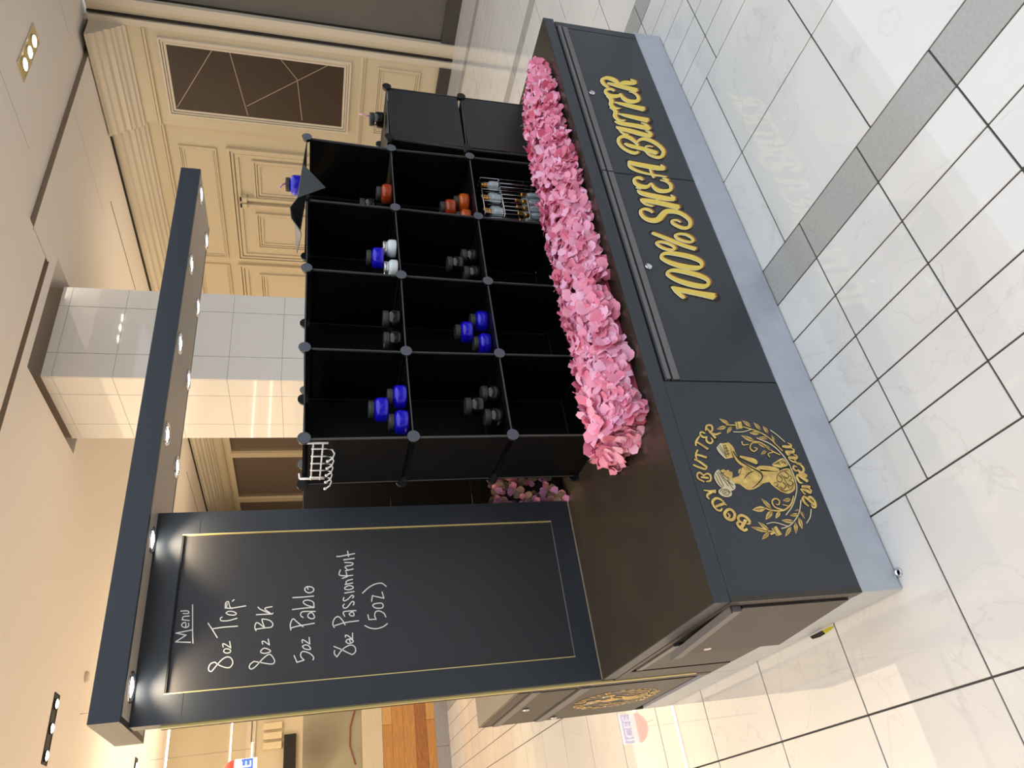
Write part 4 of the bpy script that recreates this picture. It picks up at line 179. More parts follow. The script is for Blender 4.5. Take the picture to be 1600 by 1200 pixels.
T_LG="2281,4328 2057,4547 2003,4470 2226,4250;2011,4343 1993,4383 1977,4415 1975,4436 1993,4470 2029,4510 2067,4541 2104,4559 2141,4567 2158,4567 2162,4560 2174,4531 2180,4508 2182,4499 2173,4483 2162,4464 2183,4437 2203,4445 2227,4457 2241,4489 2234,4536 2213,4588 2170,4633 2118,4639 2071,4625 2027,4602 1983,4569 1939,4525 1909,4475 1911,4415 1931,4365 1949,4325;2226,4494 2267,4489 2304,4484 2321,4476 2336,4457 2352,4426 2359,4398 2352,4364 2332,4321 2306,4283 2275,4255 2238,4233 2207,4222 2184,4222 2163,4230 2156,4232 2152,4234 2149,4259 2144,4290 2116,4300 2108,4275 2101,4243 2113,4200 2149,4167 2190,4150 2234,4148 2278,4162 2321,4189 2360,4223 2393,4266 2421,4316 2434,4374 2422,4437 2392,4495 2349,4542 2297,4561 2252,4560 2212,4558;2454,4855 2483,4829 2520,4786 2543,4749 2552,4722 2553,4691 2542,4663 2513,4639 2471,4622 2434,4621 2396,4637 2354,4667 2328,4694 2318,4715 2311,4747 2311,4778 2322,4810 2344,4841 2370,4861 2400,4868 2431,4865 2454,4855 2478,4936 2421,4954 2370,4949 2328,4932 2290,4905 2257,4867 2235,4822 2228,4768 2235,4707 2266,4644 2319,4594 2383,4558 2447,4540 2505,4550 2555,4577 2593,4611 2616,4653 2626,4705 2615,4765 2582,4828 2534,4889 2478,4936;2454,4797 2427,4790 2403,4785 2389,4785 2375,4793 2351,4814 2324,4838 2311,4824 2331,4794 2354,4762 2387,4736 2422,4737 2447,4752 2470,4766;2654,5104 2668,5052 2683,5001 2697,4951 2710,4901 2723,4850 2736,4800 2810,4800 2797,4851 2784,4902 2770,4954 2754,5006 2737,5058 2720,5109;2718,4748 2756,4764 2794,4779 2831,4797 2867,4818 2902,4843 2932,4875 2955,4917 2971,4966 2972,5023 2950,5084 2913,5141 2865,5186 2812,5207 2762,5208 2715,5199 2665,5182 2614,5157 2574,5127 2547,5087 2533,5042 2532,4997 2554,4957 2583,4936 2606,4921 2623,4955 2601,4974 2586,4988 2583,4994 2583,5019 2590,5056 2608,5088 2643,5113 2690,5132 2737,5142 2778,5142 2813,5133 2837,5119 2861,5095 2887,5059 2903,5025 2907,4991 2902,4950 2890,4911 2869,4882 2839,4857 2806,4834 2774,4811 2740,4790 2706,4768;3187,5317 3177,5267 3167,5217 3157,5172 3148,5134 3140,5103 3131,5072 3120,5039 3109,5007 3098,4975 3210,4930 3206,4969 3202,5007 3198,5045 3195,5081 3192,5117 3193,5156 3198,5202 3207,5252 3216,5303;3191,5070 3167,5122 3143,5176 3116,5224 3086,5263 3051,5294 3008,5311 2971,5301 2944,5279 2919,5258 2938,5228 2970,5238 2999,5247 3016,5245 3023,5236 3037,5219 3055,5192 3075,5153 3099,5104 3123,5052;3492,5225 3525,5275 3557,5325 3589,5357 3624,5370 3661,5372 3690,5365 3714,5345 3733,5316 3740,5296 3732,5275 3705,5242 3677,5208 3706,5176 3740,5205 3776,5235 3796,5277 3780,5332 3744,5379 3700,5411 3652,5424 3601,5422 3554,5402 3518,5360 3488,5305 3460,5252;3651,5189 3672,5138 3692,5090 3698,5057 3691,5029 3673,5002 3650,4989 3610,4992 3557,5009 3524,5028 3511,5050 3502,5094 3492,5143 3456,5148 3459,5100 3464,5047 3492,4991 3549,4954 3615,4933 3674,4930 3716,4952 3744,4991 3754,5041 3739,5096 3710,5149 3683,5198;3595,5298 3559,5059 3613,5035 3649,5274;3995,5413 3965,5361 3935,5308 3907,5253 3880,5194 3855,5132 3846,5072 3870,5018 3907,4990 3936,4971 3954,4999 3929,5026 3911,5044 3908,5056 3916,5097 3937,5157 3960,5217 3983,5273 4009,5328 4035,5384;4184,5339 4158,5293 4133,5247 4098,5198 4048,5142 3987,5081 3926,5019 3977,4966 4036,5029 4096,5093 4147,5154 4180,5209 4203,5260 4225,5310;4224,5218 4273,5212 4319,5206 4360,5194 4402,5171 4449,5138 4498,5102 4518,5137 4470,5176 4421,5217 4367,5249 4312,5263 4262,5263 4214,5264;4338,5241 4325,5188 4311,5135 4295,5082 4274,5028 4250,4972 4226,4915 4286,4875 4309,4933 4331,4991 4351,5049 4365,5106 4377,5161 4389,5215;4671,5104 4713,5089 4752,5075 4791,5053 4842,5012 4903,4957 4964,4900 4990,4930 4932,4990 4872,5050 4813,5100 4759,5128 4713,5139 4671,5149;4756,5072 4720,5025 4683,4979 4645,4932 4602,4883 4556,4834 4510,4784 4564,4730 4608,4782 4652,4834 4694,4885 4732,4935 4767,4983 4802,5031;5109,4680 5131,4716 5154,4754 5160,4800 5129,4847 5083,4878 5034,4889 4990,4875 4950,4846 4922,4806 4917,4758 4927,4710 4936,4665 4976,4658 4974,4701 4972,4741 4978,4769 4998,4797 5028,4823 5054,4835 5075,4829 5099,4812 5108,4802 5106,4783 5089,4747 5072,4708;4950,4703 4904,4722 4854,4742 4802,4746 4756,4722 4720,4682 4703,4632 4723,4573 4764,4522 4811,4487 4857,4484 4893,4499 4925,4514 4906,4548 4870,4540 4837,4532 4819,4536 4797,4556 4772,4591 4763,4613 4774,4637 4802,4668 4831,4686 4860,4687 4903,4676 4949,4664;5189,4607 5246,4580 5298,4555 5325,4533 5339,4495 5343,4442 5336,4411 5309,4403 5260,4406 5219,4418 5189,4443 5153,4487 5115,4535 5085,4519 5118,4467 5154,4412 5204,4366 5269,4343 5335,4339 5387,4361 5405,4418 5399,4490 5370,4559 5314,4604 5252,4629 5194,4651;5240,4599 5187,4568 5135,4537 5079,4506 5019,4475 4956,4444 4893,4412 4936,4348 4998,4382 5061,4415 5120,4449 5175,4483 5227,4516 5278,4549;5096,4516 5063,4470 5030,4421 5012,4360 5024,4287 5052,4216 5080,4147 5118,4149 5098,4218 5079,4284 5072,4337 5085,4383 5111,4431 5138,4481;2944,2082 2920,2118 2890,2160 2842,2192 2787,2197 2734,2186 2688,2167 2651,2140 2623,2109 2596,2078 2625,2040 2657,2064 2689,2087 2722,2103 2766,2111 2813,2113 2847,2110 2867,2104 2895,2084 2927,2060;2901,2115 2872,2085 2843,2056 2814,2028 2779,2000 2741,1971 2704,1943 2671,1917 2639,1894 2607,1870 2661,1794 2691,1821 2721,1847 2753,1873 2790,1901 2830,1929 2866,1961 2895,1998 2918,2036 2940,2073;2825,1942 2845,1916 2857,1899 2855,1907 2846,1891 2825,1862 2797,1837 2764,1819 2725,1805 2687,1801 2647,1812 2608,1833 2589,1848 2585,1855 2580,1875 2581,1893 2591,1907 2616,1920 2643,1934 2631,1960 2599,1956 2566,1952 2538,1935 2525,1900 2528,1854 2555,1803 2600,1771 2650,1753 2700,1744 2748,1744 2797,1753 2840,1768 2878,1793 2910,1827 2928,1871 2909,1929 2877,1960 2853,1981;3129,2108 3082,2092 3035,2076 3000,2059 2984,2038 2983,2017 2985,2001 3008,1990 3012,2002 3015,2010 3026,2018 3059,2032 3105,2048 3151,2065;3133,2094 3114,2048 3096,2003 3075,1962 3049,1922 3019,1880 2988,1836 3056,1763 3089,1805 3122,1848 3150,1898 3165,1954 3172,2010 3178,2065;3014,1780 3040,1760 3071,1738 3107,1730 3137,1748 3163,1778 3189,1806 3172,1827 3143,1802 3115,1779 3092,1769 3076,1777 3055,1797 3031,1820;3210,2042 3203,1988 3195,1934 3189,1884 3184,1841 3179,1799 3175,1757 3246,1716 3255,1756 3263,1796 3270,1843 3273,1897 3273,1955 3273,2013;3640,2034 3612,2061 3578,2092 3529,2110 3469,2106 3407,2088 3359,2064 3339,2031 3341,1996 3343,1968 3375,1954 3379,1980 3382,2000 3395,2012 3438,2024 3498,2033 3547,2035 3571,2030 3596,2016 3627,1999;3606,2028 3578,2000 3550,1972 3516,1937 3471,1890 3419,1836 3366,1782 3438,1697 3489,1753 3541,1809 3585,1859 3615,1901 3638,1936 3660,1971;3634,1973 3619,1934 3606,1896 3592,1864 3571,1834 3544,1800 3527,1761 3549,1701 3589,1676 3623,1675 3647,1694 3667,1722 3687,1748 3668,1772 3642,1753 3617,1735 3599,1729 3590,1736 3591,1738 3600,1718 3612,1729 3641,1759 3668,1797 3682,1843 3689,1888 3696,1932;3904,1917 3924,1944 3945,1973 3952,2015 3920,2061 3878,2089 3835,2100 3796,2088 3762,2064 3740,2034 3740,1996 3754,1965 3767,1939 3790,1940 3786,1966 3783,1986 3787,1994 3805,2008 3834,2024 3857,2031 3876,2026 3897,2015 3903,2015 3903,2003 3893,1971 3882,1936;3797,1953 3758,1944 3716,1934 3682,1910 3669,1864 3674,1810 3700,1754 3745,1711 3797,1682 3851,1670 3899,1684 3941,1712 3973,1743 3990,1777 3996,1812 4001,1845 3980,1859 3968,1831 3957,1804 3939,1783 3905,1765 3863,1750 3829,1747 3799,1758 3769,1778 3753,1793 3746,1807 3741,1833 3742,1854 3757,1869 3789,1884 3825,1900;4197,2113 4184,2047 4171,1981 4161,1924 4153,1883 4148,1849 4143,1814 4234,1761 4241,1795 4248,1830 4253,1877 4255,1940 4255,2012 4255,2085;4190,1761 4219,1753 4252,1744 4285,1749 4307,1775 4321,1810 4333,1844 4313,1862 4294,1833 4276,1806 4258,1792 4241,1794 4216,1803 4187,1814;4198,2111 4163,2099 4127,2087 4094,2060 4066,2012 4043,1953 4024,1894 4011,1840 4002,1786 3993,1733 4017,1719 4029,1770 4041,1821 4056,1872 4076,1928 4099,1985 4124,2027 4152,2047 4186,2056 4221,2066;4149,1920 3983,1885 3998,1853 4164,1888;4394,2139 4381,2101 4368,2061 4359,2014 4356,1957 4358,1897 4360,1837 4454,1800 4456,1858 4458,1916 4459,1968 4459,2013 4460,2058 4460,2103;4404,1794 4433,1780 4466,1765 4502,1761 4526,1782 4540,1812 4552,1841 4532,1859 4513,1837 4495,1815 4480,1807 4464,1812 4439,1827 4410,1843;4398,2133 4359,2119 4320,2105 4291,2083 4287,2047 4302,2016 4315,1990 4335,1991 4329,2017 4324,2038 4327,2048 4348,2060 4384,2074 4422,2089;4584,2174 4570,2125 4557,2076 4547,2024 4545,1970 4547,1917 4549,1864 4637,1829 4639,1881 4641,1931 4642,1981 4642,2033 4642,2088 4642,2144;4588,1823 4611,1811 4640,1795 4675,1797 4700,1825 4720,1865 4740,1904 4720,1922 4694,1889 4668,1858 4647,1841 4636,1844 4621,1856 4598,1870;5288,3281 5261,3189 5234,3099 5201,3006 5162,2908 5117,2809 5064,2717 4998,2631 4924,2552 4859,2488 4814,2454 4777,2434 4723,2405 4642,2353 4546,2291 4451,2230 4472,2200 4568,2261 4664,2323 4744,2374 4797,2404 4836,2424 4883,2460 4949,2524 5024,2605 5091,2692 5145,2786 5191,2887 5231,2986 5264,3079 5291,3171 5318,3262;4792,3153 4776,3046 4760,2940 4723,2845 4645,2762 4542,2686 4453,2609 4395,2530 4352,2452 4309,2374 4336,2351 4379,2428 4422,2506 4478,2582 4565,2657 4668,2734 4750,2821 4790,2923 4806,3031 4822,3138;4751,2962 4760,3031 4768,3102 4755,3173 4706,3242 4637,3300 4569,3333 4507,3323 4455,3286 4427,3236 4447,3168 4491,3099 4535,3055 4567,3069 4578,3110 4589,3148 4567,3162 4554,3125 4542,3091 4539,3084 4513,3115 4477,3175 4464,3219 4486,3252 4531,3283 4576,3291 4626,3267 4684,3218 4723,3167 4734,3113 4729,3045 4724,2974;4778,3539 4738,3542 4694,3545 4661,3523 4657,3467 4668,3395 4679,3325 4701,3320 4693,3390 4684,3459 4689,3502 4709,3510 4746,3503 4786,3496;4271,2728 4305,2738 4336,2748 4351,2746 4367,2710 4380,2646 4394,2580 4416,2577 4404,2642 4392,2709 4370,2763 4326,2784 4287,2777 4251,2770;5369,3857 5358,3558 5386,3547 5396,3847;1764,3654 1831,3471 1883,3480 1815,3663;1869,3722 1862,3568 1888,3558 1894,3712;2939,2443 2846,2513 2755,2580 2679,2657 2612,2751 2553,2857 2515,2967 2505,3093 2515,3227 2530,3339 2547,3408 2570,3456 2593,3504 2569,3525 2543,3478 2516,3431 2495,3358 2476,3246 2463,3108 2472,2972 2512,2847 2575,2729 2650,2625 2739,2544 2836,2481 2932,2420;2532,2966 2559,3047 2586,3127 2620,3182 2674,3209 2738,3215 2787,3206 2819,3176 2846,3127 2857,3085 2847,3049 2818,3012 2790,2993 2759,3000 2719,3025 2695,3047 2692,3059 2698,3083 2705,3110 2685,3124 2675,3099 2664,3071 2672,3033 2707,2997 2756,2964 2805,2952 2847,2975 2882,3018 2897,3071 2882,3134 2845,3199 2792,3246 2727,3259 2655,3250 2593,3217 2554,3152 2529,3069 2503,2986;2663,2905 2621,2759 2642,2745 2683,2892;4259,3782 4219,3712 4178,3641 4140,3573 4104,3504 4071,3440 4046,3393 4033,3365 4020,3341 4001,3313 4057,3229 4093,3232 4135,3240 4177,3274 4208,3338 4231,3415 4251,3496 4270,3579 4286,3666 4302,3754;4743,4013 4681,3997 4620,3981 4559,3972 4491,3973 4412,3979 4328,3977 4245,3966 4160,3948 4078,3913 4007,3854 3945,3784 3886,3718 3822,3654 3758,3591 3703,3541 3662,3512 3628,3494 3593,3474 3805,3233 3826,3270 3848,3309 3878,3361 3918,3433 3963,3515 4011,3595 4059,3673 4108,3747 4160,3802 4222,3837 4294,3858 4367,3873 4441,3878 4520,3875 4598,3883 4661,3912 4711,3950 4760,3987;3728,3492 3659,3539 3610,3574 3583,3597 3536,3649 3465,3739 3389,3838 3197,3740 3250,3630 3310,3508 3396,3384 3507,3292 3598,3248 3670,3216"
T_LD="5351,3007 5382,3041 5412,3075 5441,3106 5465,3133 5486,3156 5508,3180 5495,3194 5473,3170 5451,3147 5426,3121 5397,3091 5366,3058 5334,3025;5233,2699 5271,2721 5309,2743 5344,2762 5373,2779 5400,2795 5427,2810 5416,2825 5389,2811 5362,2796 5332,2779 5296,2760 5258,2740 5219,2719;5110,2464 5147,2479 5184,2494 5217,2507 5246,2519 5272,2529 5299,2539 5289,2556 5262,2546 5236,2536 5207,2525 5172,2512 5135,2499 5098,2485;4798,2349 4834,2351 4871,2353 4904,2355 4933,2357 4959,2358 4984,2359 4978,2376 4952,2375 4926,2374 4898,2374 4864,2373 4827,2372 4790,2371;5091,2806 5093,2858 5096,2909 5099,2956 5101,2997 5104,3032 5106,3068 5090,3075 5087,3039 5085,3004 5082,2964 5078,2917 5074,2866 5070,2815;4904,2578 4912,2620 4919,2662 4926,2700 4932,2733 4938,2762 4944,2791 4928,2800 4922,2771 4916,2742 4910,2709 4902,2672 4893,2630 4884,2589;4821,3085 4851,3143 4880,3201 4908,3254 4932,3299 4953,3340 4974,3380 4960,3392 4938,3351 4917,3311 4893,3266 4864,3214 4833,3157 4802,3100;4598,2747 4628,2788 4658,2828 4685,2865 4709,2896 4730,2924 4751,2952 4738,2965 4716,2937 4695,2910 4671,2879 4642,2843 4612,2803 4581,2764;4495,2616 4526,2635 4557,2654 4586,2671 4611,2686 4633,2699 4655,2712 4644,2727 4622,2714 4600,2702 4575,2688 4545,2671 4514,2654 4482,2636;4468,2791 4449,2827 4430,2862 4412,2895 4397,2923 4384,2948 4371,2973 4358,2969 4371,2944 4384,2919 4398,2891 4415,2858 4433,2822 4452,2786;5436,3748 5464,3790 5492,3831 5518,3870 5540,3902 5560,3931 5580,3960 5565,3972 5545,3944 5525,3915 5503,3883 5476,3845 5447,3805 5418,3764;5327,3892 5313,3945 5299,3998 5286,4046 5275,4087 5265,4124 5256,4161 5240,4162 5250,4125 5259,4088 5269,4047 5281,3999 5294,3946 5307,3893;5316,3714 5280,3749 5243,3783 5210,3814 5182,3841 5156,3865 5131,3889 5123,3878 5148,3854 5173,3830 5201,3803 5234,3771 5270,3736 5306,3701;2515,2419 2510,2443 2504,2467 2499,2489 2495,2508 2492,2525 2488,2542 2474,2543 2478,2526 2481,2510 2485,2491 2489,2469 2494,2445 2498,2421;2362,2510 2358,2555 2354,2601 2351,2642 2348,2677 2346,2709 2343,2741 2329,2744 2332,2713 2334,2681 2336,2646 2339,2605 2342,2560 2344,2515;2142,2766 2152,2823 2161,2880 2170,2932 2178,2976 2185,3015 2192,3055 2179,3062 2172,3023 2164,2984 2156,2940 2146,2888 2135,2832 2125,2776;2443,2397 2408,2389 2372,2382 2339,2376 2311,2370 2286,2365 2261,2361 2268,2345 2293,2349 2318,2354 2346,2358 2379,2364 2415,2370 2451,2376;2228,2539 2177,2544 2126,2548 2080,2551 2040,2555 2005,2558 1969,2561 1972,2545 2008,2542 2043,2538 2083,2534 2130,2530 2181,2524 2232,2519;2088,2715 2038,2733 1988,2750 1942,2767 1904,2781 1869,2793 1834,2806 1834,2791 1869,2778 1903,2765 1942,2751 1988,2733 2038,2715 2088,2696;1966,2936 1926,2979 1886,3022 1849,3061 1818,3095 1790,3125 1762,3155 1755,3145 1782,3115 1810,3084 1841,3051 1877,3011 1917,2967 1957,2923;1934,3667 1973,3706 2012,3744 2048,3779 2078,3810 2106,3836 2134,3863 2123,3876 2096,3849 2068,3823 2037,3793 2000,3759 1960,3721 1921,3684;1890,3711 1913,3786 1937,3862 1958,3932 1976,3991 1993,4044 2009,4097 1997,4105 1980,4052 1963,4000 1944,3941 1922,3872 1898,3797 1874,3722;1842,3701 1813,3746 1784,3791 1758,3832 1735,3867 1715,3899 1696,3930 1686,3924 1705,3892 1725,3861 1747,3825 1773,3784 1801,3739 1829,3693;2586,3545 2581,3611 2576,3677 2572,3737 2568,3788 2565,3835 2562,3880 2548,3884 2551,3838 2554,3792 2557,3741 2561,3681 2564,3615 2568,3549;2591,3332 2639,3365 2686,3398 2730,3428 2767,3454 2801,3477 2835,3500 2825,3514 2791,3491 2757,3469 2720,3443 2675,3414 2627,3382 2579,3351;2488,3357 2448,3403 2408,3450 2372,3492 2341,3528 2314,3561 2287,3593 2278,3584 2305,3552 2333,3519 2363,3483 2399,3440 2438,3393 2477,3346;2456,3104 2427,3136 2397,3168 2370,3197 2347,3222 2327,3245 2306,3267 2299,3258 2319,3235 2339,3212 2362,3187 2388,3157 2417,3125 2446,3092;2838,2584 2834,2624 2831,2665 2827,2702 2825,2734 2823,2762 2820,2790 2806,2794 2808,2766 2810,2738 2812,2706 2815,2669 2817,2629 2820,2589;5492,3453 5250,3497 5253,3476 5496,3431;1976,3516 1741,3450 1750,3431 1984,3497;4438,3957 4340,3929 4242,3900 4154,3859 4083,3800 4024,3729 3970,3659 3918,3589 3869,3517 3821,3449 3777,3379 3735,3314 3692,3275 3645,3262 3595,3269 3540,3300 3470,3374 3394,3476 3330,3567 3290,3627 3264,3676 3237,3725 3221,3720 3245,3669 3269,3618 3307,3553 3370,3460 3448,3353 3524,3270 3594,3227 3661,3215 3721,3230 3771,3278 3812,3348 3855,3419 3901,3487 3950,3557 4003,3627 4057,3697 4114,3765 4181,3822 4264,3862 4359,3893 4455,3923;3782,3474 3766,3542 3750,3611 3718,3684 3664,3758 3599,3831 3534,3902 3525,3893 3585,3818 3645,3743 3693,3673 3723,3608 3745,3542 3767,3474;3782,3548 3928,3659 3917,3673 3771,3562;4611,4399 4570,4382 4529,4364 4479,4345 4414,4322 4340,4296 4266,4270 4275,4254 4349,4279 4423,4305 4488,4329 4538,4348 4579,4365 4620,4383;4661,4334 4599,4320 4538,4305 4479,4290 4423,4273 4368,4255 4315,4238 4323,4221 4377,4239 4431,4256 4487,4273 4546,4288 4607,4303 4669,4317;4639,4217 4665,4094 4681,4092 4655,4216;4540,4201 4572,4092 4588,4092 4556,4201;4441,4202 4473,4086 4489,4086 4457,4201;4343,4203 4375,4078 4390,4077 4359,4202;4661,4144 4283,4152 4288,4134 4665,4127;4628,4231 4252,4237 4256,4220 4633,4214;3747,4735 3686,4724 3626,4713 3559,4702 3480,4688 3395,4673 3310,4658 3318,4639 3403,4654 3488,4668 3567,4682 3634,4694 3694,4704 3755,4715;3777,4677 3704,4655 3631,4633 3555,4607 3474,4574 3389,4538 3305,4501 3316,4483 3400,4519 3485,4556 3566,4588 3641,4614 3714,4635 3786,4657;3728,4613 3653,4589 3577,4564 3506,4527 3443,4470 3386,4401 3329,4332 3345,4316 3401,4385 3458,4454 3519,4510 3588,4546 3662,4570 3738,4594;3656,4803 3581,4801 3506,4799 3436,4790 3375,4766 3319,4735 3263,4704 3275,4686 3330,4717 3386,4748 3445,4770 3513,4780 3587,4782 3661,4783;3428,4460 3210,4376 3220,4357 3438,4441;3117,4753 3133,4730 3151,4682 3158,4639 3149,4604 3128,4571 3108,4553 3086,4555 3062,4569 3045,4588 3037,4617 3036,4656 3043,4690 3065,4720 3096,4747 3117,4753 3120,4771 3084,4765 3050,4736 3026,4702 3018,4663 3019,4620 3030,4582 3054,4554 3086,4536 3117,4534 3143,4556 3166,4591 3176,4632 3168,4682 3149,4735 3120,4771;3130,4822 3154,4794 3176,4768 3191,4734 3198,4681 3197,4618 3187,4569 3163,4543 3127,4528 3091,4512 3101,4493 3138,4509 3176,4526 3204,4557 3216,4611 3216,4677 3209,4734 3191,4775 3165,4805 3141,4833;3084,4710 3087,4630 3112,4624 3108,4704;3740,4599 3729,4581 3717,4561 3713,4539 3723,4515 3740,4495 3756,4477 3768,4488 3752,4506 3738,4523 3732,4535 3735,4549 3746,4567 3757,4585;3511,4448 3524,4438 3538,4423 3543,4413 3537,4405 3522,4395 3509,4394 3495,4405 3478,4425 3471,4437 3478,4442 3495,4448 3511,4448 3511,4463 3489,4464 3468,4458 3456,4442 3466,4418 3487,4394 3509,4378 3530,4379 3549,4391 3558,4408 3549,4429 3531,4450 3511,4463;3805,4618 3736,4575 3667,4531 3613,4490 3588,4454 3580,4420 3572,4389 3590,4379 3598,4410 3605,4441 3628,4474 3680,4513 3749,4556 3818,4600;3474,2786 3521,2768 3567,2750 3611,2717 3660,2657 3709,2579 3748,2500 3767,2426 3776,2348 3785,2270 3804,2265 3795,2343 3786,2423 3765,2502 3725,2585 3673,2666 3621,2731 3570,2768 3521,2787 3474,2806;3730,2419 3685,2384 3641,2350 3605,2338 3572,2357 3540,2396 3525,2428 3533,2448 3560,2470 3588,2494 3571,2515 3543,2492 3514,2467 3503,2433 3524,2386 3563,2339 3610,2313 3656,2327 3702,2362 3747,2396;3607,2669 3563,2647 3520,2626 3484,2621 3451,2641 3420,2679 3403,2711 3408,2732 3429,2756 3451,2782 3433,2802 3411,2776 3388,2749 3382,2713 3404,2669 3442,2624 3487,2597 3532,2602 3577,2624 3622,2646;3439,2398 3419,2354 3400,2311 3379,2295 3342,2316 3294,2363 3269,2400 3276,2418 3303,2440 3332,2463 3315,2484 3287,2461 3257,2437 3248,2400 3281,2349 3335,2297 3386,2270 3418,2292 3439,2337 3459,2381;3383,2625 3339,2602 3296,2579 3263,2576 3230,2605 3197,2656 3183,2696 3194,2717 3226,2736 3259,2756 3245,2779 3211,2759 3177,2738 3161,2704 3179,2650 3217,2592 3262,2553 3308,2555 3353,2579 3397,2602;3358,2953 3372,2912 3386,2874 3387,2851 3366,2838 3330,2833 3303,2840 3290,2858 3278,2894 3265,2931 3247,2930 3260,2893 3274,2853 3298,2822 3336,2812 3376,2817 3404,2836 3404,2872 3389,2914 3375,2954;3640,2589 3577,2569 3516,2549 3447,2533 3367,2520 3280,2511 3194,2501 3202,2480 3288,2490 3375,2499 3456,2512 3526,2529 3588,2549 3650,2569;3098,2628 3112,2551 3127,2473 3157,2400 3213,2343 3281,2298 3348,2253 3353,2271 3286,2316 3220,2359 3171,2409 3144,2473 3130,2549 3116,2625;3264,2869 3218,2844 3173,2819 3135,2786 3111,2741 3097,2689 3083,2639 3101,2627 3115,2678 3129,2728 3150,2769 3186,2800 3231,2825 3276,2850;3979,2694 3999,2650 4020,2606 4042,2553 4067,2482 4093,2401 4120,2319 4139,2320 4112,2401 4085,2483 4059,2555 4037,2610 4016,2654 3996,2698;3977,2610 3997,2572 4016,2536 4022,2516 4014,2513 3990,2514 3964,2514 3971,2489 3997,2488 4026,2488 4045,2504 4036,2539 4015,2578 3995,2616;4022,2425 4038,2382 4055,2341 4059,2316 4047,2307 4020,2304 3992,2300 4002,2275 4031,2278 4061,2283 4081,2302 4076,2341 4059,2385 4042,2427;3818,2537 3837,2487 3856,2439 3870,2386 3877,2322 3880,2251 3882,2180 3912,2170 3909,2241 3906,2313 3898,2381 3883,2439 3864,2490 3845,2540;3601,2288 3566,2281 3533,2274 3512,2275 3505,2286 3498,2313 3490,2343 3469,2344 3477,2314 3485,2282 3508,2253 3542,2249 3577,2256 3612,2263"
T_LL="5168,2369 5112,2310 5057,2251 4995,2194 4921,2138 4841,2083 4761,2027 4783,1997 4864,2052 4944,2108 5019,2165 5082,2223 5138,2282 5193,2341;5116,3692 5112,3587 5107,3481 5112,3371 5135,3258 5168,3144 5202,3031 5231,3029 5198,3143 5165,3256 5143,3364 5137,3470 5142,3575 5147,3680;4890,2953 4814,2806 4738,2660 4651,2534 4549,2437 4436,2358 4316,2294 4194,2242 4064,2205 3922,2181 3751,2172 3568,2176 3408,2189 3295,2206 3206,2232 3100,2282 2954,2371 2792,2483 2650,2597 2543,2708 2453,2824 2362,2939 2341,2919 2432,2804 2524,2686 2635,2571 2781,2453 2945,2338 3095,2248 3206,2195 3301,2167 3416,2150 3578,2136 3764,2132 3937,2142 4083,2166 4215,2203 4340,2256 4462,2321 4577,2402 4682,2502 4771,2631 4848,2778 4924,2925;2793,2262 2706,2307 2621,2351 2538,2400 2459,2452 2382,2508 2307,2575 2228,2664 2148,2764 2084,2857 2043,2937 2015,3012 1994,3080 1979,3136 1971,3184 1963,3233 1929,3237 1937,3188 1945,3138 1961,3078 1983,3008 2013,2928 2058,2841 2125,2744 2206,2640 2290,2548 2369,2477 2449,2418 2530,2365 2615,2315 2702,2269 2788,2224;2090,3665 2107,3581 2124,3497 2124,3405 2095,3292 2048,3167 2001,3042 2026,3023 2073,3149 2120,3275 2150,3392 2150,3492 2133,3578 2116,3663;2494,2031 2412,2077 2332,2121 2259,2170 2198,2227 2141,2292 2084,2357 2066,2334 2123,2269 2181,2203 2248,2140 2325,2088 2407,2043 2489,1997"
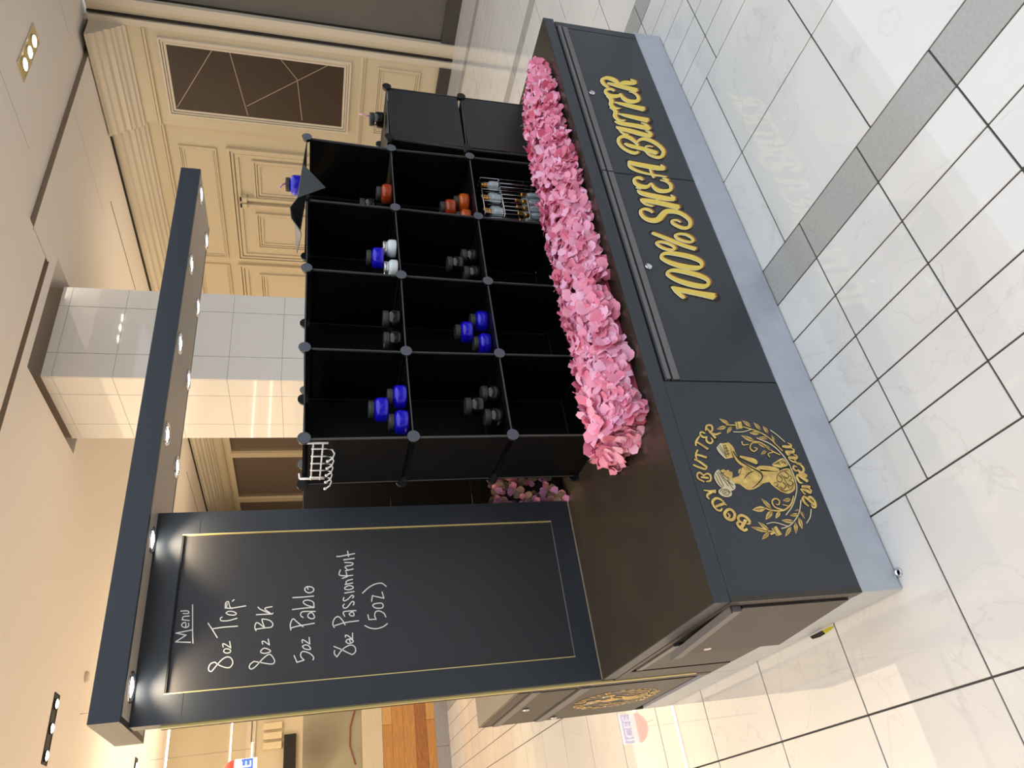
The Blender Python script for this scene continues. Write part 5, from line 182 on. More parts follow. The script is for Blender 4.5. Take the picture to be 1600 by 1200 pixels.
T_PG="5320,2992 5381,3000 5450,3025 5502,3091 5528,3169 5547,3236 5484,3214 5410,3185 5349,3129 5327,3057;5198,2694 5262,2686 5335,2691 5402,2735 5444,2796 5477,2849 5410,2845 5329,2838 5256,2804 5219,2747;5077,2464 5136,2448 5206,2442 5271,2473 5314,2524 5348,2568 5284,2575 5207,2580 5137,2559 5098,2511;4767,2359 4815,2339 4875,2322 4941,2328 4993,2350 5035,2369 4980,2385 4914,2403 4846,2403 4800,2383;5078,2773 5118,2814 5153,2875 5153,2971 5127,3067 5103,3146 5070,3091 5033,3023 5021,2933 5046,2845;4888,2553 4926,2583 4962,2630 4972,2708 4960,2789 4948,2856 4914,2814 4876,2762 4857,2689 4869,2615;4789,3051 4858,3085 4932,3145 4983,3254 5000,3372 5012,3470 4943,3417 4863,3350 4802,3250 4787,3142;4567,2727 4624,2748 4687,2787 4739,2863 4767,2947 4789,3017 4730,2982 4661,2938 4602,2869 4578,2793;4466,2613 4516,2609 4575,2616 4630,2653 4667,2703 4696,2746 4641,2741 4576,2732 4516,2702 4484,2656;4474,2762 4478,2809 4472,2868 4433,2932 4381,2982 4337,3023 4342,2970 4350,2906 4380,2840 4428,2794;5407,3726 5465,3747 5530,3787 5577,3866 5599,3953 5614,4026 5555,3991 5485,3946 5429,3875 5410,3795;5327,3854 5347,3910 5356,3985 5326,4081 5274,4167 5228,4238 5218,4171 5210,4089 5229,3993 5278,3914;5338,3682 5316,3743 5278,3812 5210,3871 5136,3906 5075,3933 5107,3871 5149,3796 5212,3730 5280,3698;2510,2402 2519,2427 2524,2461 2513,2505 2492,2545 2474,2578 2469,2547 2464,2510 2471,2466 2490,2430;2356,2479 2382,2521 2402,2580 2391,2663 2359,2743 2331,2808 2312,2756 2292,2691 2293,2610 2322,2537;2126,2730 2170,2773 2213,2840 2226,2945 2214,3052 2201,3140 2161,3082 2115,3008 2091,2908 2104,2811;2474,2391 2425,2406 2366,2415 2302,2400 2252,2369 2212,2343 2266,2334 2331,2325 2398,2333 2443,2362;2267,2526 2203,2570 2122,2610 2031,2612 1957,2585 1897,2560 1970,2522 2058,2480 2152,2465 2220,2492;2124,2692 2070,2747 1997,2804 1906,2831 1827,2829 1762,2825 1827,2773 1906,2713 1996,2674 2069,2677;1991,2898 1965,2970 1922,3053 1846,3128 1767,3175 1701,3212 1738,3137 1786,3047 1855,2964 1928,2921;1899,3648 1962,3663 2037,3697 2106,3770 2151,3854 2186,3925 2118,3896 2036,3858 1961,3793 1921,3716;1865,3661 1922,3723 1983,3815 2021,3956 2031,4096 2037,4211 1981,4129 1916,4026 1868,3892 1859,3765;1856,3664 1850,3730 1830,3810 1775,3889 1707,3946 1650,3992 1666,3920 1689,3834 1736,3750 1799,3698;2580,3499 2624,3558 2659,3644 2643,3766 2593,3882 2549,3977 2515,3902 2480,3808 2480,3690 2527,3584;2550,3318 2623,3323 2710,3344 2795,3408 2854,3487 2900,3554 2820,3536 2725,3510 2634,3456 2582,3384;2511,3317 2495,3397 2461,3489 2385,3569 2298,3618 2226,3655 2255,3572 2294,3473 2361,3384 2441,3340;2473,3075 2460,3134 2433,3201 2377,3255 2314,3286 2260,3309 2283,3248 2313,3176 2363,3114 2421,3086;2831,2557 2861,2592 2885,2643 2874,2718 2839,2791 2809,2851 2786,2805 2762,2749 2762,2677 2794,2610;5494,3510 5512,3282 5268,3311 5224,3553;1959,3562 2033,3375 1768,3283 1727,3479;3766,4704 3790,4680 3808,4626 3824,4573 3842,4528 3859,4484 3866,4450 3855,4437 3835,4434 3821,4421 3824,4381 3835,4332 3838,4296 3826,4290 3807,4298 3790,4296 3784,4269 3781,4232 3766,4208 3735,4203 3694,4210 3647,4230 3585,4270 3517,4323 3478,4371 3485,4408 3521,4440 3558,4471 3588,4502 3620,4532 3654,4566 3692,4619 3732,4676;3555,4345 3571,4325 3572,4289 3578,4241 3593,4174 3613,4096 3643,4025 3689,3973 3745,3930 3798,3889 3853,3856 3905,3826 3924,3783 3878,3721 3800,3647 3760,3561 3803,3459 3886,3344 3947,3229 3961,3113 3953,2998 3942,2898 3935,2823 3924,2765 3906,2711 3879,2648 3844,2591 3800,2568 3743,2603 3678,2674 3616,2740 3558,2788 3503,2832 3460,2884 3435,2951 3423,3026 3411,3101 3398,3174 3386,3246 3369,3314 3342,3369 3310,3420 3279,3478 3247,3550 3215,3628 3191,3704 3179,3774 3175,3841 3184,3899 3213,3946 3254,3985 3292,4021 3324,4052 3353,4081 3375,4119 3385,4179 3388,4248 3405,4301 3450,4331 3510,4346;3753,4003 3781,3992 3812,3977 3838,3957 3857,3924 3870,3885 3868,3865 3843,3875 3803,3904 3767,3933 3738,3960 3712,3987 3699,4006 3707,4012 3728,4010;4730,4245 4762,3980 4251,4001 4206,4252;3410,3068 3434,3032 3437,2956 3454,2887 3504,2847 3569,2814 3633,2767 3693,2695 3752,2609 3799,2518 3832,2418 3852,2314 3849,2235 3819,2197 3766,2185 3695,2182 3599,2186 3484,2199 3381,2216 3297,2231 3224,2250 3161,2286 3107,2350 3064,2431 3035,2507 3023,2568 3024,2626 3040,2686 3070,2756 3114,2830 3171,2898 3250,2971 3341,3039;3972,2769 4013,2739 4058,2658 4100,2568 4148,2472 4194,2366 4202,2284 4141,2229 4043,2198 3963,2209 3918,2286 3891,2406 3883,2518 3899,2623 3934,2721"
T_PL="4727,4239 4747,4276 4701,4330 4655,4378 4631,4412 4606,4441 4577,4459 4539,4464 4497,4458 4452,4445 4402,4424 4350,4396 4304,4364 4248,4326 4199,4285 4215,4255 4362,4237 4576,4229;3737,4793 3780,4753 3820,4708 3845,4668 3851,4641 3842,4620 3818,4601 3771,4584 3709,4569 3653,4550 3614,4529 3581,4505 3552,4473 3530,4428 3513,4375 3486,4330 3441,4295 3387,4268 3335,4255 3288,4260 3244,4280 3207,4312 3179,4360 3158,4420 3151,4484 3160,4550 3184,4619 3217,4681 3260,4735 3314,4781 3374,4818 3444,4844 3522,4860 3591,4863 3647,4850 3694,4824;3137,4880 3174,4860 3208,4820 3231,4771 3243,4711 3245,4642 3236,4581 3213,4528 3179,4482 3141,4455 3095,4452 3044,4467 3005,4496 2981,4541 2967,4600 2964,4657 2971,4713 2988,4767 3014,4812 3050,4848 3095,4874"
# ================================================================== FLOOR
def proj(p):
    q = Vector(p)-CAM; z = q.dot(_f)
    if z < .05: return None
    return (800+FPX*q.dot(_d2)/z, 600-FPX*q.dot(_r2)/z, z)
floor = obj('floor', MB().box(-9, 9.5, -13, 26, -.30, -.003), M['grout'], kind='structure')
PER, X0 = 1.973, .222
tiles = []
for k in range(-5, 5):
    xa = X0+k*PER
    cols = [(xa+i*.1645, .1645, 's') for i in range(5)]+[(xa+5*.1645, .1645, 'g'), (xa+.987, .493, 'l'), (xa+1.48, .493, 'l')]
    for x, wd, ty in cols:
        if x < -8.6 or x > 8.3: continue
        pit, ph = (.4855, -.150) if ty == 'l' else (.3235, -.2425)
        j0 = int((-6-ph)/pit); j1 = int((20-ph)/pit)
        for j in range(j0, j1):
            y = ph+j*pit; c = (x+wd/2, y+pit/2, 0); a = proj(c); s = 0
            if a and -150 < a[0] < 1750 and -150 < a[1] < 1350 and not (.1 < c[0] < 2.6 and .1 < c[1] < .8):
                ez = proj((x+wd, y+pit, 0)); ex = proj((x, y, 0))
                if ez and ex: s = abs((ez[0]-ex[0])*(ez[1]-ex[1]))
            tiles.append((s, x, y, wd, pit, ty))
tiles.sort(key=lambda t: -t[0])
def tilemesh(ty, wd, pit):
    g = .0055; return MB().box(g/2, wd-g/2, g/2, pit-g/2, -.02, 0, ch=.0012).mesh('tile', M['gtile'] if ty == 'g' else M['marble'])
TM = {'s': tilemesh('s', .1645, .3235), 'g': tilemesh('g', .1645, .3235), 'l': tilemesh('l', .493, .4855)}
rest = MB()
for i, (s, x, y, wd, pit, ty) in enumerate(tiles):
    if i < 300: inst('floor_tile', TM[ty], (x, y, 0), floor)
    elif ty != 'g': g = .00275; rest.box(x+g, x+wd-g, y+g, y+pit-g, -.02, 0, 0)
    else: g = .00275; rest.box(x+g, x+wd-g, y+g, y+pit-g, -.02, 0, 1)
obj('floor_tiles', rest, [M['marble'], M['gtile']], floor, kind='stuff')
# ================================================================== CEILING
ZC = 4.07
ceil = obj('ceiling', MB().box(-9, 4.83, 1.7, 4.08, ZC, ZC+.3).box(4.83, 8.1, 1.7, 3.22, ZC, ZC+.3).box(-9, -3.4, -13, 1.7, ZC, ZC+.3), M['ceil'], kind='structure')
fb = MB()
for b in ((-9, 3.73, 4.15, 26), (3.73, 5.06, 4.15, 4.33), (3.73, 5.06, 5.95, 26), (5.06, 8.1, 4.15, 26), (4.83, 8.1, 3.70, 4.15)): fb.box(b[0], b[1], b[2], b[3], ZC, ZC+.3)
obj('ceiling_panel', fb, M['ceil'], ceil)
obj('shadow_gap', MB().box(4.75, 8.1, 3.1, 3.8, ZC+.046, ZC+.31).box(-9, 4.9, 4.0, 4.2, ZC+.046, ZC+.31).box(3.6, 5.2, 4.2, 6.05, ZC+.42, ZC+.5), M['ceil'], ceil)
obj('edge_trim', MB().box(4.80, 8.1, 3.694, 3.70, ZC-.001, ZC+.06).box(-9, 4.83, 4.144, 4.15, ZC-.012, ZC+.06).box(4.824, 4.83, 3.7, 4.15, ZC, ZC+.06), M['taupe'], ceil)
for y0, y1 in ((5.31, 8.4), (12.59, 16.5)):
    obj('linear_slot', MB().box(6.935, 6.95, y0, y1, ZC-.004, ZC+.02), M['blk'], ceil); obj('slot_trim', MB().box(6.90, 6.932, y0, y1, ZC-.003, ZC+.02), M['ceil'], ceil)
for x in (7.1, 5.3, 3.1): obj('panel_joint', MB().box(x, x+.004, 1.75, 3.2, ZC-.0006, ZC+.001), M['taupe'], ceil)
obj('panel_joint', MB().box(6.62, 6.624, 3.75, 5.2, ZC-.0006, ZC+.001), M['taupe'], ceil)
# ceiling fixtures
def trough(x0, x1, y0, y1, m, trim, label, lens, group='recessed ceiling lamp boxes'):
    t = thing('recessed_ceiling_lamp', ((x0+x1)/2, (y0+y1)/2, ZC), label, 'ceiling lamp', group)
    e = .012
    obj('frame', MB().box(x0, x1, y0, y0+e, ZC-.008, ZC).box(x0, x1, y1-e, y1, ZC-.008, ZC).box(x0, x0+e, y0+e, y1-e, ZC-.008, ZC).box(x1-e, x1, y0+e, y1-e, ZC-.008, ZC), trim, t)
    obj('tray', MB().box(x0+e, x1-e, y0+e, y1-e, ZC-.0035, ZC-.001), m, t)
    for fx in lens:
        cx = x0+(x1-x0)*fx; cy = (y0+y1)/2; r = (y1-y0)*.27
        h = obj('lamp_head', MB().lathe([(r*1.12, 0), (r*1.12, -.012), (r, -.016)], (cx, cy, ZC-.003), 18, capt=False), trim, t)
        o = obj('bulb', MB().lathe([(r*.55, -.022), (r*.96, -.012)], (cx, cy, ZC-.004), 16), M['lamp'], t)
    return t
trough(5.653, 6.26, 2.59, 2.785, M['gold'], M['cream'], 'cream framed recessed box of three spotlights high above the right storefront', (.2, .5, .78))
trough(.87, 1.52, 6.89, 7.065, M['blk'], M['blk'], 'black recessed slot of ceiling spotlights above the canopy end', (.12, .5, .85))
trough(1.10, 1.50, 11.25, 11.45, M['blk'], M['blk'], 'small distant black recessed ceiling spotlight slot beside the canopy end', (.3, .7))
sm = obj('smoke_detector', MB().lathe([(.06, 0), (.06, -.02), (.045, -.035), (.01, -.038)], (1.89, 7.895, ZC), 18), M['cream2']); tag(sm, 'small round cream ceiling detector beside the canopy', 'detector')
# ================================================================== TILED COLUMN
CX0, CX1, CY0, CY1 = 3.84, 4.95, 4.64, 5.81
colm = thing('tiled_column', (4.4, 5.2, 0), 'square column clad in large glossy white tiles behind the canopy', 'column')
obj('core', MB().box(CX0+.012, CX1-.012, CY0+.012, CY1-.012, 0, ZC), M['groutl'], colm)
obj('capital', MB().box(CX0+.01, CX1-.01, CY0+.01, CY1-.01, ZC+.001, ZC+.41), M['taupe'], colm)
zs = [0]+[1.92-.515*k for k in (3, 2, 1)]+[1.92, 2.435, 2.95, 3.465, 3.98, ZC]; g = .003
zs = sorted(z for z in zs if z >= 0)
for z0, z1 in zip(zs[:-1], zs[1:]):
    if z1-z0 < .02: continue
    for x0, x1 in ((CX0, 4.12), (4.12, 4.70), (4.70, CX1)): obj('column_tile', MB().box(x0+g*(x0 != CX0), x1-g, CY0, CY0+.011, z0+g/2, z1-g/2, ch=.001), M['wtile'], colm)
    for y0, y1 in ((CY0+.012, 4.945), (4.945, 5.51), (5.51, CY1)): obj('column_tile', MB().box(CX0, CX0+.011, y0+g, y1-g, z0+g/2, z1-g/2, ch=.001), M['wtile'], colm)
# ================================================================== RIGHT STOREFRONT (plane x = 7.9)
wr = obj('wall_right', MB().box(7.9, 8.1, 3.46, 26, 0, 4.4).box(7.8, 7.9, 3.44, 4.73, 0, 4.4), M['cream'], kind='structure')
def ring(mb, x, y0, y1, z0, z1, wd, pr):
    mb.box(x-pr, x, y0, y1, z0, z0+wd).box(x-pr, x, y0, y1, z1-wd, z1).box(x-pr, x, y0, y0+wd, z0+wd, z1-wd).box(x-pr, x, y1-wd, y1, z0+wd, z1-wd)
def moulding(name, x, y0, y1, z0, z1, wd, pr, parent=wr, m='cream'):
    b = MB(); ring(b, x, y0, y1, z0, z1, wd*.28, pr); ring(b, x, y0+wd*.36, y1-wd*.36, z0+wd*.36, z1-wd*.36, wd*.22, pr*.7); ring(b, x, y0+wd*.68, y1-wd*.68, z0+wd*.68, z1-wd*.68, wd*.32, pr*.45)
    return obj(name, b, M[m], parent)
def cornice(x, y0, y1, prof, parent=wr):
    b = MB(); n = len(prof)
    for y in (y0, y1): b.v += [(x-p, y, z) for p, z in prof]
    for i in range(n-1): b.face((i, i+1, n+i+1, n+i))
    b.face(tuple(range(n-1, -1, -1))); b.face(tuple(range(n, 2*n)))
    return obj('cornice', b, M['cream2'], parent)
PR = [(0, 3.69), (.03, 3.69), (.03, 3.72), (.06, 3.73), (.075, 3.77), (.11, 3.79), (.12, 3.82), (.15, 3.83), (.155, 3.88), (.20, 3.90), (.225, 3.95), (.26, 3.97), (.27, 4.02), (.30, 4.03), (.30, 4.055), (0, 4.055)]
cornice(7.8, 3.44, 4.76, PR); cornice(7.9, 4.76, 26, PR)
obj('cornice_gap', MB().box(7.55, 7.9, 3.44, 26, 4.056, ZC-.001), M['blk'], wr)
for x, y0, y1 in ((7.8, 3.44, 4.73), (7.9, 4.73, 26)):
    obj('picture_rail', MB().box(x-.03, x, y0, y1, 3.50, 3.525).box(x-.018, x, y0, y1, 3.535, 3.555), M['cream'], wr)
obj('belt_moulding', MB().box(7.765, 7.8, 3.44, 4.73, 1.075, 1.115).box(7.78, 7.8, 3.44, 4.73, 1.045, 1.075), M['cream'], wr)
moulding('pane_frame', 7.8, 3.53, 4.56, 1.215, 3.385, .085, .035, m='cream2')
pane = obj('dark_panel', MB().box(7.79, 7.801, 3.61, 4.475, 1.30, 3.30), M['brown'], wr)
def inl(*pts):
    b = MB()
    for (a, c), (e, f_) in zip(pts[:-1], pts[1:]):
        d = Vector((e-a, f_-c)); d.normalize(); n = Vector((-d.y, d.x))*.0045
        b.quad((7.788, a+n.x, c+n.y), (7.788, e+n.x, f_+n.y), (7.788, e-n.x, f_-n.y), (7.788, a-n.x, c-n.y))
    obj('inlay_line', b, M['inlay'], pane)
inl((3.612, 2.805), (4.452, 3.287)); inl((3.612, 2.613), (4.461, 2.459)); inl((4.321, 2.465), (3.612, 1.49)); inl((3.612, 2.045), (3.861, 1.853), (4.443, 1.797))
moulding('lower_panel', 7.8, 3.55, 4.53, .37, .90, .075, .022)
obj('jamb', MB().box(7.78, 8.0, 3.365, 3.44, 0, 4.06).box(7.86, 8.0, 3.35, 3.365, 0, 4.06), M['cream2'], wr)
obj('jamb_gap', MB().box(7.80, 8.0, 3.335, 3.35, 0, 4.06), M['blk'], wr)
obj('outer_jamb', MB().box(7.83, 8.0, 3.26, 3.335, 0, 4.06), M['cream'], wr)
obj('door_post', MB().box(7.83, 8.0, 3.17, 3.26, .0, 4.06), M['cream2'], wr)
shut = obj('door_1', MB().box(7.90, 8.0, -13, 3.17, .17, 4.4), M['shut'], kind='structure')
obj('door_edge', MB().box(7.888, 7.90, 3.15, 3.17, .17, 4.06), M['blk'], shut)
obj('baseboard_right', MB().box(7.86, 8.0, -13, 3.36, 0, .165).box(7.76, 7.8, 3.44, 4.75, 0, .15).box(7.85, 7.9, 4.75, 12, 0, .15), mat('dark_stone_base', (70, 66, 64), .2), kind='structure')
# recessed bays
for n, (y0, y1) in enumerate(((5.06, 7.2), (7.3, 9.5), (9.6, 11.8))):
    moulding('frieze_panel', 7.9, y0+.04, y1-.01, 2.905, 3.375, .065, .025)
    fr = moulding('bay_frame', 7.9, y0, y1, .02, 2.775, .14, .05)
    ym = (y0+y1)/2
    for a, c in (((y0+.18, ym-.2), (ym+.07, y1-.28)) if n == 0 else ((y0+.22, y1-.3),)):
        moulding('door_panel', 7.9, a, c, .3, 2.46, .10, .035)
    if n == 0:
        for yy in (ym-.24, ym-.12): obj('bay_post', MB().box(7.84, 7.9, yy, yy+.05, .05, 2.56).box(7.82, 7.9, yy-.02, yy+.07, 2.56, 2.63), M['cream'], wr); obj('bracket', MB().box(7.815, 7.84, yy-.01, yy+.045, 2.63, 2.655), M['blk'], wr)
w2 = obj('window_1', MB().box(7.885, 7.9, 12.2, 22, .6, 3.33), M['glassd'], kind='structure')
for yy in (13.43, 15.8, 18.2, 20.5): obj('mullion', MB().box(7.82, 7.886, yy, yy+.2, .6, 3.36), M['cream'], w2)
obj('window_head', MB().box(7.84, 7.9, 12.2, 22, 3.33, 3.42), M['cream'], w2)
# walls that only close the hall
obj('wall_left', MB().box(-9.2, -9, -13, 26, 0, 4.4), M['cream'], kind='structure')
obj('wall_behind', MB().box(-9, 9, -13.2, -13, 0, 5.0), M['cream2'], kind='structure')
wb = obj('wall_back', MB().box(-9, 8.1, 26, 26.2, 0, 4.4), M['cream'], kind='structure')
# ================================================================== SHOP COUNTER AT THE LEFT BACK (front plane y = 7.5)
sc = thing('shop_counter', (0, 7.5, 0), 'wood clad shop counter with grey skirting beyond the left end of the kiosk', 'counter')
obj('body', MB().box(-4, 2.2, 7.52, 8.3, 0, 1.0), M['wpale'], sc)
xs = [-4, -2.9, -1.8, -.7, .677, 2.2]
for a, c in zip(xs[:-1], xs[1:]): obj('skirting_board', MB().box(a+.002, c-.002, 7.5, 7.52, .0, .157, ch=.002), M['gbase'], sc)
rows = [(.158, .255), (.257, .392), (.394, .528), (.530, .660), (.662, .770)]
jn = [[-3.1, -1.2, .978], [-2.6, -.9, .3], [-3.3, -1.6, -.1], [-2.4, -.6, .25], [-3.0, -1.1, .97]]
wm = [['wood1', 'wood2', 'wood1', 'wood3'], ['wood2', 'wood1', 'wood2', 'wood2'], ['wood3', 'wood1', 'wood3', 'wood1'], ['wood1', 'wood3', 'wood1', 'wood1'], ['wood3', 'wood1', 'wood1', 'wood3']]
for (z0, z1), js, ms in zip(rows, jn, wm):
    e = [-4]+js+[2.2]
    for a, c, m in zip(e[:-1], e[1:], ms): obj('wood_board', MB().box(a+.0015, c-.0015, 7.5, 7.52, z0, z1, ch=.0015), M[m], sc)
obj('rail_board', MB().box(-4, 2.2, 7.495, 7.54, .772, 1.0, ch=.003), M['wpale'], sc)
def blurprint():
    m = bpy.data.materials.new('soft_food_print'); m.use_nodes = True; nt = m.node_tree; b = nt.nodes['Principled BSDF']
    g = nt.nodes.new('ShaderNodeNewGeometry'); n = nt.nodes.new('ShaderNodeTexNoise'); n.inputs['Scale'].default_value = 1.5; n.inputs['Detail'].default_value = 0
    r = nt.nodes.new('ShaderNodeValToRGB'); e = r.color_ramp.elements; e[0].position = .3; e[0].color = (*lin((140, 126, 104)), 1); e[1].position = .75; e[1].color = (*lin((160, 178, 158)), 1)
    r.color_ramp.interpolation = 'EASE'
    for p, c in ((.40, (160, 150, 126)), (.50, (186, 176, 146)), (.60, (176, 172, 140))): k = e.new(p); k.color = (*lin(c), 1)
    nt.links.new(g.outputs['Position'], n.inputs['Vector']); nt.links.new(n.outputs['Fac'], r.inputs['Fac']); nt.links.new(r.outputs['Color'], b.inputs['Base Color']); b.inputs['Roughness'].default_value = .12
    return m
gp = obj('printed_glass', MB().box(-4, 2.2, 7.52, 7.535, 1.0, 1.655), blurprint(), sc)
obj('red_curve', MB().tube([(1.22, 7.517, 1.06), (1.0, 7.517, 1.13), (.8, 7.517, 1.14), (.6, 7.517, 1.08)], .009), mat('red_print', (150, 70, 62), .4), gp)
# lit cup sign (seen at the very edge and mirrored in the floor tiles)
sg = thing('cup_sign', (.62, 7.5, 2.14), 'lit frozen drink cup sign in red white and blue at the picture edge', 'sign')
def emi(n, c, s=1.6): return mat(n, c, .4, emit=c, estr=s)
obj('back_plate', MB().box(.45, .79, 7.49, 7.51, 2.13, 2.36, ch=.004), emi('sign_white', (250, 244, 250)), sg)
obj('dome', MB().lathe([(.17, 0), (.165, .05), (.13, .10), (.07, .135), (.01, .145)], (.62, 7.52, 2.36), 20), emi('sign_red', (235, 70, 50)), sg)
obj('blue_band', MB().box(.455, .785, 7.484, 7.49, 2.17, 2.29), emi('sign_blue', (70, 100, 215)), sg)
def word(txt, size, loc, rot, m, parent, name='lettering', ext=.002):
    cu = bpy.data.curves.new(name, 'FONT'); cu.body = txt; cu.size = size; cu.extrude = ext; cu.align_x = 'CENTER'; cu.align_y = 'CENTER'
    t = bpy.data.objects.new('tmp', cu); C.objects.link(t); dg = bpy.context.evaluated_depsgraph_get(); me = bpy.data.meshes.new_from_object(t.evaluated_get(dg)); bpy.data.objects.remove(t)
    me.materials.clear(); me.materials.append(m); o = bpy.data.objects.new(name, me); link(o, parent); o.location = loc; o.rotation_euler = rot; return o
word('ICEE', .15, (.62, 7.481, 2.235), (math.pi/2, 0, 0), emi('sign_white', (250, 244, 250)), sg)
obj('straw', MB().tube([(.66, 7.5, 2.50), (.69, 7.5, 2.60)], .006), emi('sign_red', (235, 70, 50)), sg)
obj('hanger', MB().tube([(.62, 7.5, 2.5), (.62, 7.5, ZC)], .003), M['alu'], sg)
for (y, z, x1, lb) in ((7.93, 3.12, 1.6, 'long white LED light line hanging above the shop counter'), (12., 2.80, 3.0, 'distant white LED line, upper of two, beyond the shop counter'), (12.4, 2.49, 1.70, 'distant short white LED line, lower of two, beyond the shop counter')):
    t = thing('led_line', (0, y, z), lb, 'light', 'LED lines over the left shop')
    obj('tube', MB().box(-4, x1, y-.008, y+.008, z-.008, z+.008), M['led'], t)
    obj('housing', MB().box(-4, x1, y-.014, y+.014, z+.009, z+.03), M['cream2'], t)
    obj('hanger', MB().tube([(-1, y, z), (-1, y, ZC)], .003), M['alu'], t); obj('hanger', MB().tube([(x1-.1, y, z), (x1-.1, y, ZC)], .003), M['alu'], t)
# far shop front behind it
fs = thing('far_shopfront', (1.0, 13.9, 0), 'distant cream shop interior with white shelving and a dark sign band', 'shopfront')
obj('wall', MB().box(-6, 3.9, 14, 14.2, 0, ZC), M['cream'], fs); obj('cornice_band', MB().box(-6, 3.9, 13.93, 14, 2.62, 2.70).box(-6, 3.9, 13.96, 14, 2.54, 2.6), M['cream2'], fs)
obj('sign_band', MB().box(-6, 2.0, 13.9, 14, 1.80, 2.02), M['blk'], fs)
for x in (1.78, 1.95, 2.12): obj('white_shelf', MB().box(x, x+.12, 13.92, 14, 2.06, 2.4, ch=.004), M['wpale'], fs)
# ================================================================== KIOSK COUNTER
ZT, ZB, LX = .6035, .14, 2.762
fc = thing('kiosk_counter', (0, 0, 0), 'long black kiosk counter with gold lettering and grey metal plinth', 'counter')
obj('body', MB().box(.013, 2.742, .014, .932, ZB, .5525).box(.703, 2.742, .932, 1.44, ZB, .5525), M['lam'], fc)
obj('plinth', MB().box(0, LX, .0, .932, .004, ZB-.004, ch=.002).box(.703, LX, .933, 1.44, .004, ZB-.004).box(-.001, LX+.001, -.001, .932, ZB-.004, ZB), M['plinth'], fc)
obj('leveling_ring', MB().lathe([(.013, 0), (.013, .005), (.009, .006), (.008, 0)], (.045, -.010, .0), 14), M['steel'], fc)
obj('end_panel', MB().box(0, .699, 0, .014, ZB, .5527, ch=.0006), M['lam'], fc)
obj('end_stile', MB().box(2.702, 2.744, 0, .014, ZB, .5495, ch=.001), M['lam'], fc)
DM = {}
def lock(loc, axis, parent):
    l = obj('lock', MB().lathe([(.014, 0), (.014, .004), (.012, .007), (.005, .0075)], loc, 16, axis=axis), M['steel'], parent)
    return l
for x0, x1, lx in ((.7045, 1.686, 1.191), (1.6925, 2.698, 2.203)):
    d = obj('sliding_door', MB().box(x0, x1, .0, .014, ZB+.004, .494, ch=.001), M['lam'], fc)
    h = obj('handle_rail', MB().box(x0, x1, -.006, .012, .497, .520, ch=.001), M['alu'], fc)
    obj('handle_lip', MB().box(x0, x1, -.008, .012, .529, .543, ch=.001), M['alu'], h)
    lock((lx, 0, .477), 'Y', d); DM[x0] = d
obj('door_gap', MB().box(.6995, .7042, .0015, .0138, ZB, .5).box(1.6862, 1.6923, .0015, .0138, ZB, .53), M['seam'], fc); obj('handle_gap', MB().box(.70, 2.70, .006, .013, .494, .5525), M['seam'], fc)
# left side of the counter
obj('side_frame', MB().box(-.0015, .012, -.001, .034, ZB, .5365).box(-.0015, .012, .425, .752, ZB, .50).box(-.0015, .012, .772, .93, ZB, .5365).box(-.0015, .012, -.001, .93, .5366, .5527), M['lamside'], fc)
obj('side_gap', MB().box(.006, .0125, .03, .78, ZB, .545), M['seam'], fc)
hx = .385; an = math.radians(3.2)
sd = obj('side_door', MB().box(-.012, 0, 0, hx, ZB+.018, .497, ch=.001), M['lamside'], fc); sd.location = (.004, .042, 0); sd.rotation_euler = (0, 0, an)
sdr = obj('side_door_rail', MB().box(-.016, 0, 0, hx+.02, .503, .53, ch=.001).box(-.02, 0, 0, hx+.02, .533, .537), M['alu'], fc); sdr.location = (.0, .042, 0); sdr.rotation_euler = (0, 0, an)
obj('side_rail', MB().box(-.004, .012, .43, .745, .503, .525), M['alu'], fc)
lock((-.022, .40, .43), '-X', fc)
# worktop
wt = thing('worktop', (1.4, .7, .5535), 'glossy dark brown worktop covering the black kiosk counter', 'worktop')
obj('slab', MB().box(0, LX, 0, .869, .5535, .602, ch=.001).box(.70, LX, .869, 1.45, .5535, .602), M['lam'], wt)
obj('surface', MB().box(.002, LX-.002, .002, .869, .602, ZT).box(.70, LX-.002, .869, 1.448, .602, ZT), M['lamtop'], wt)
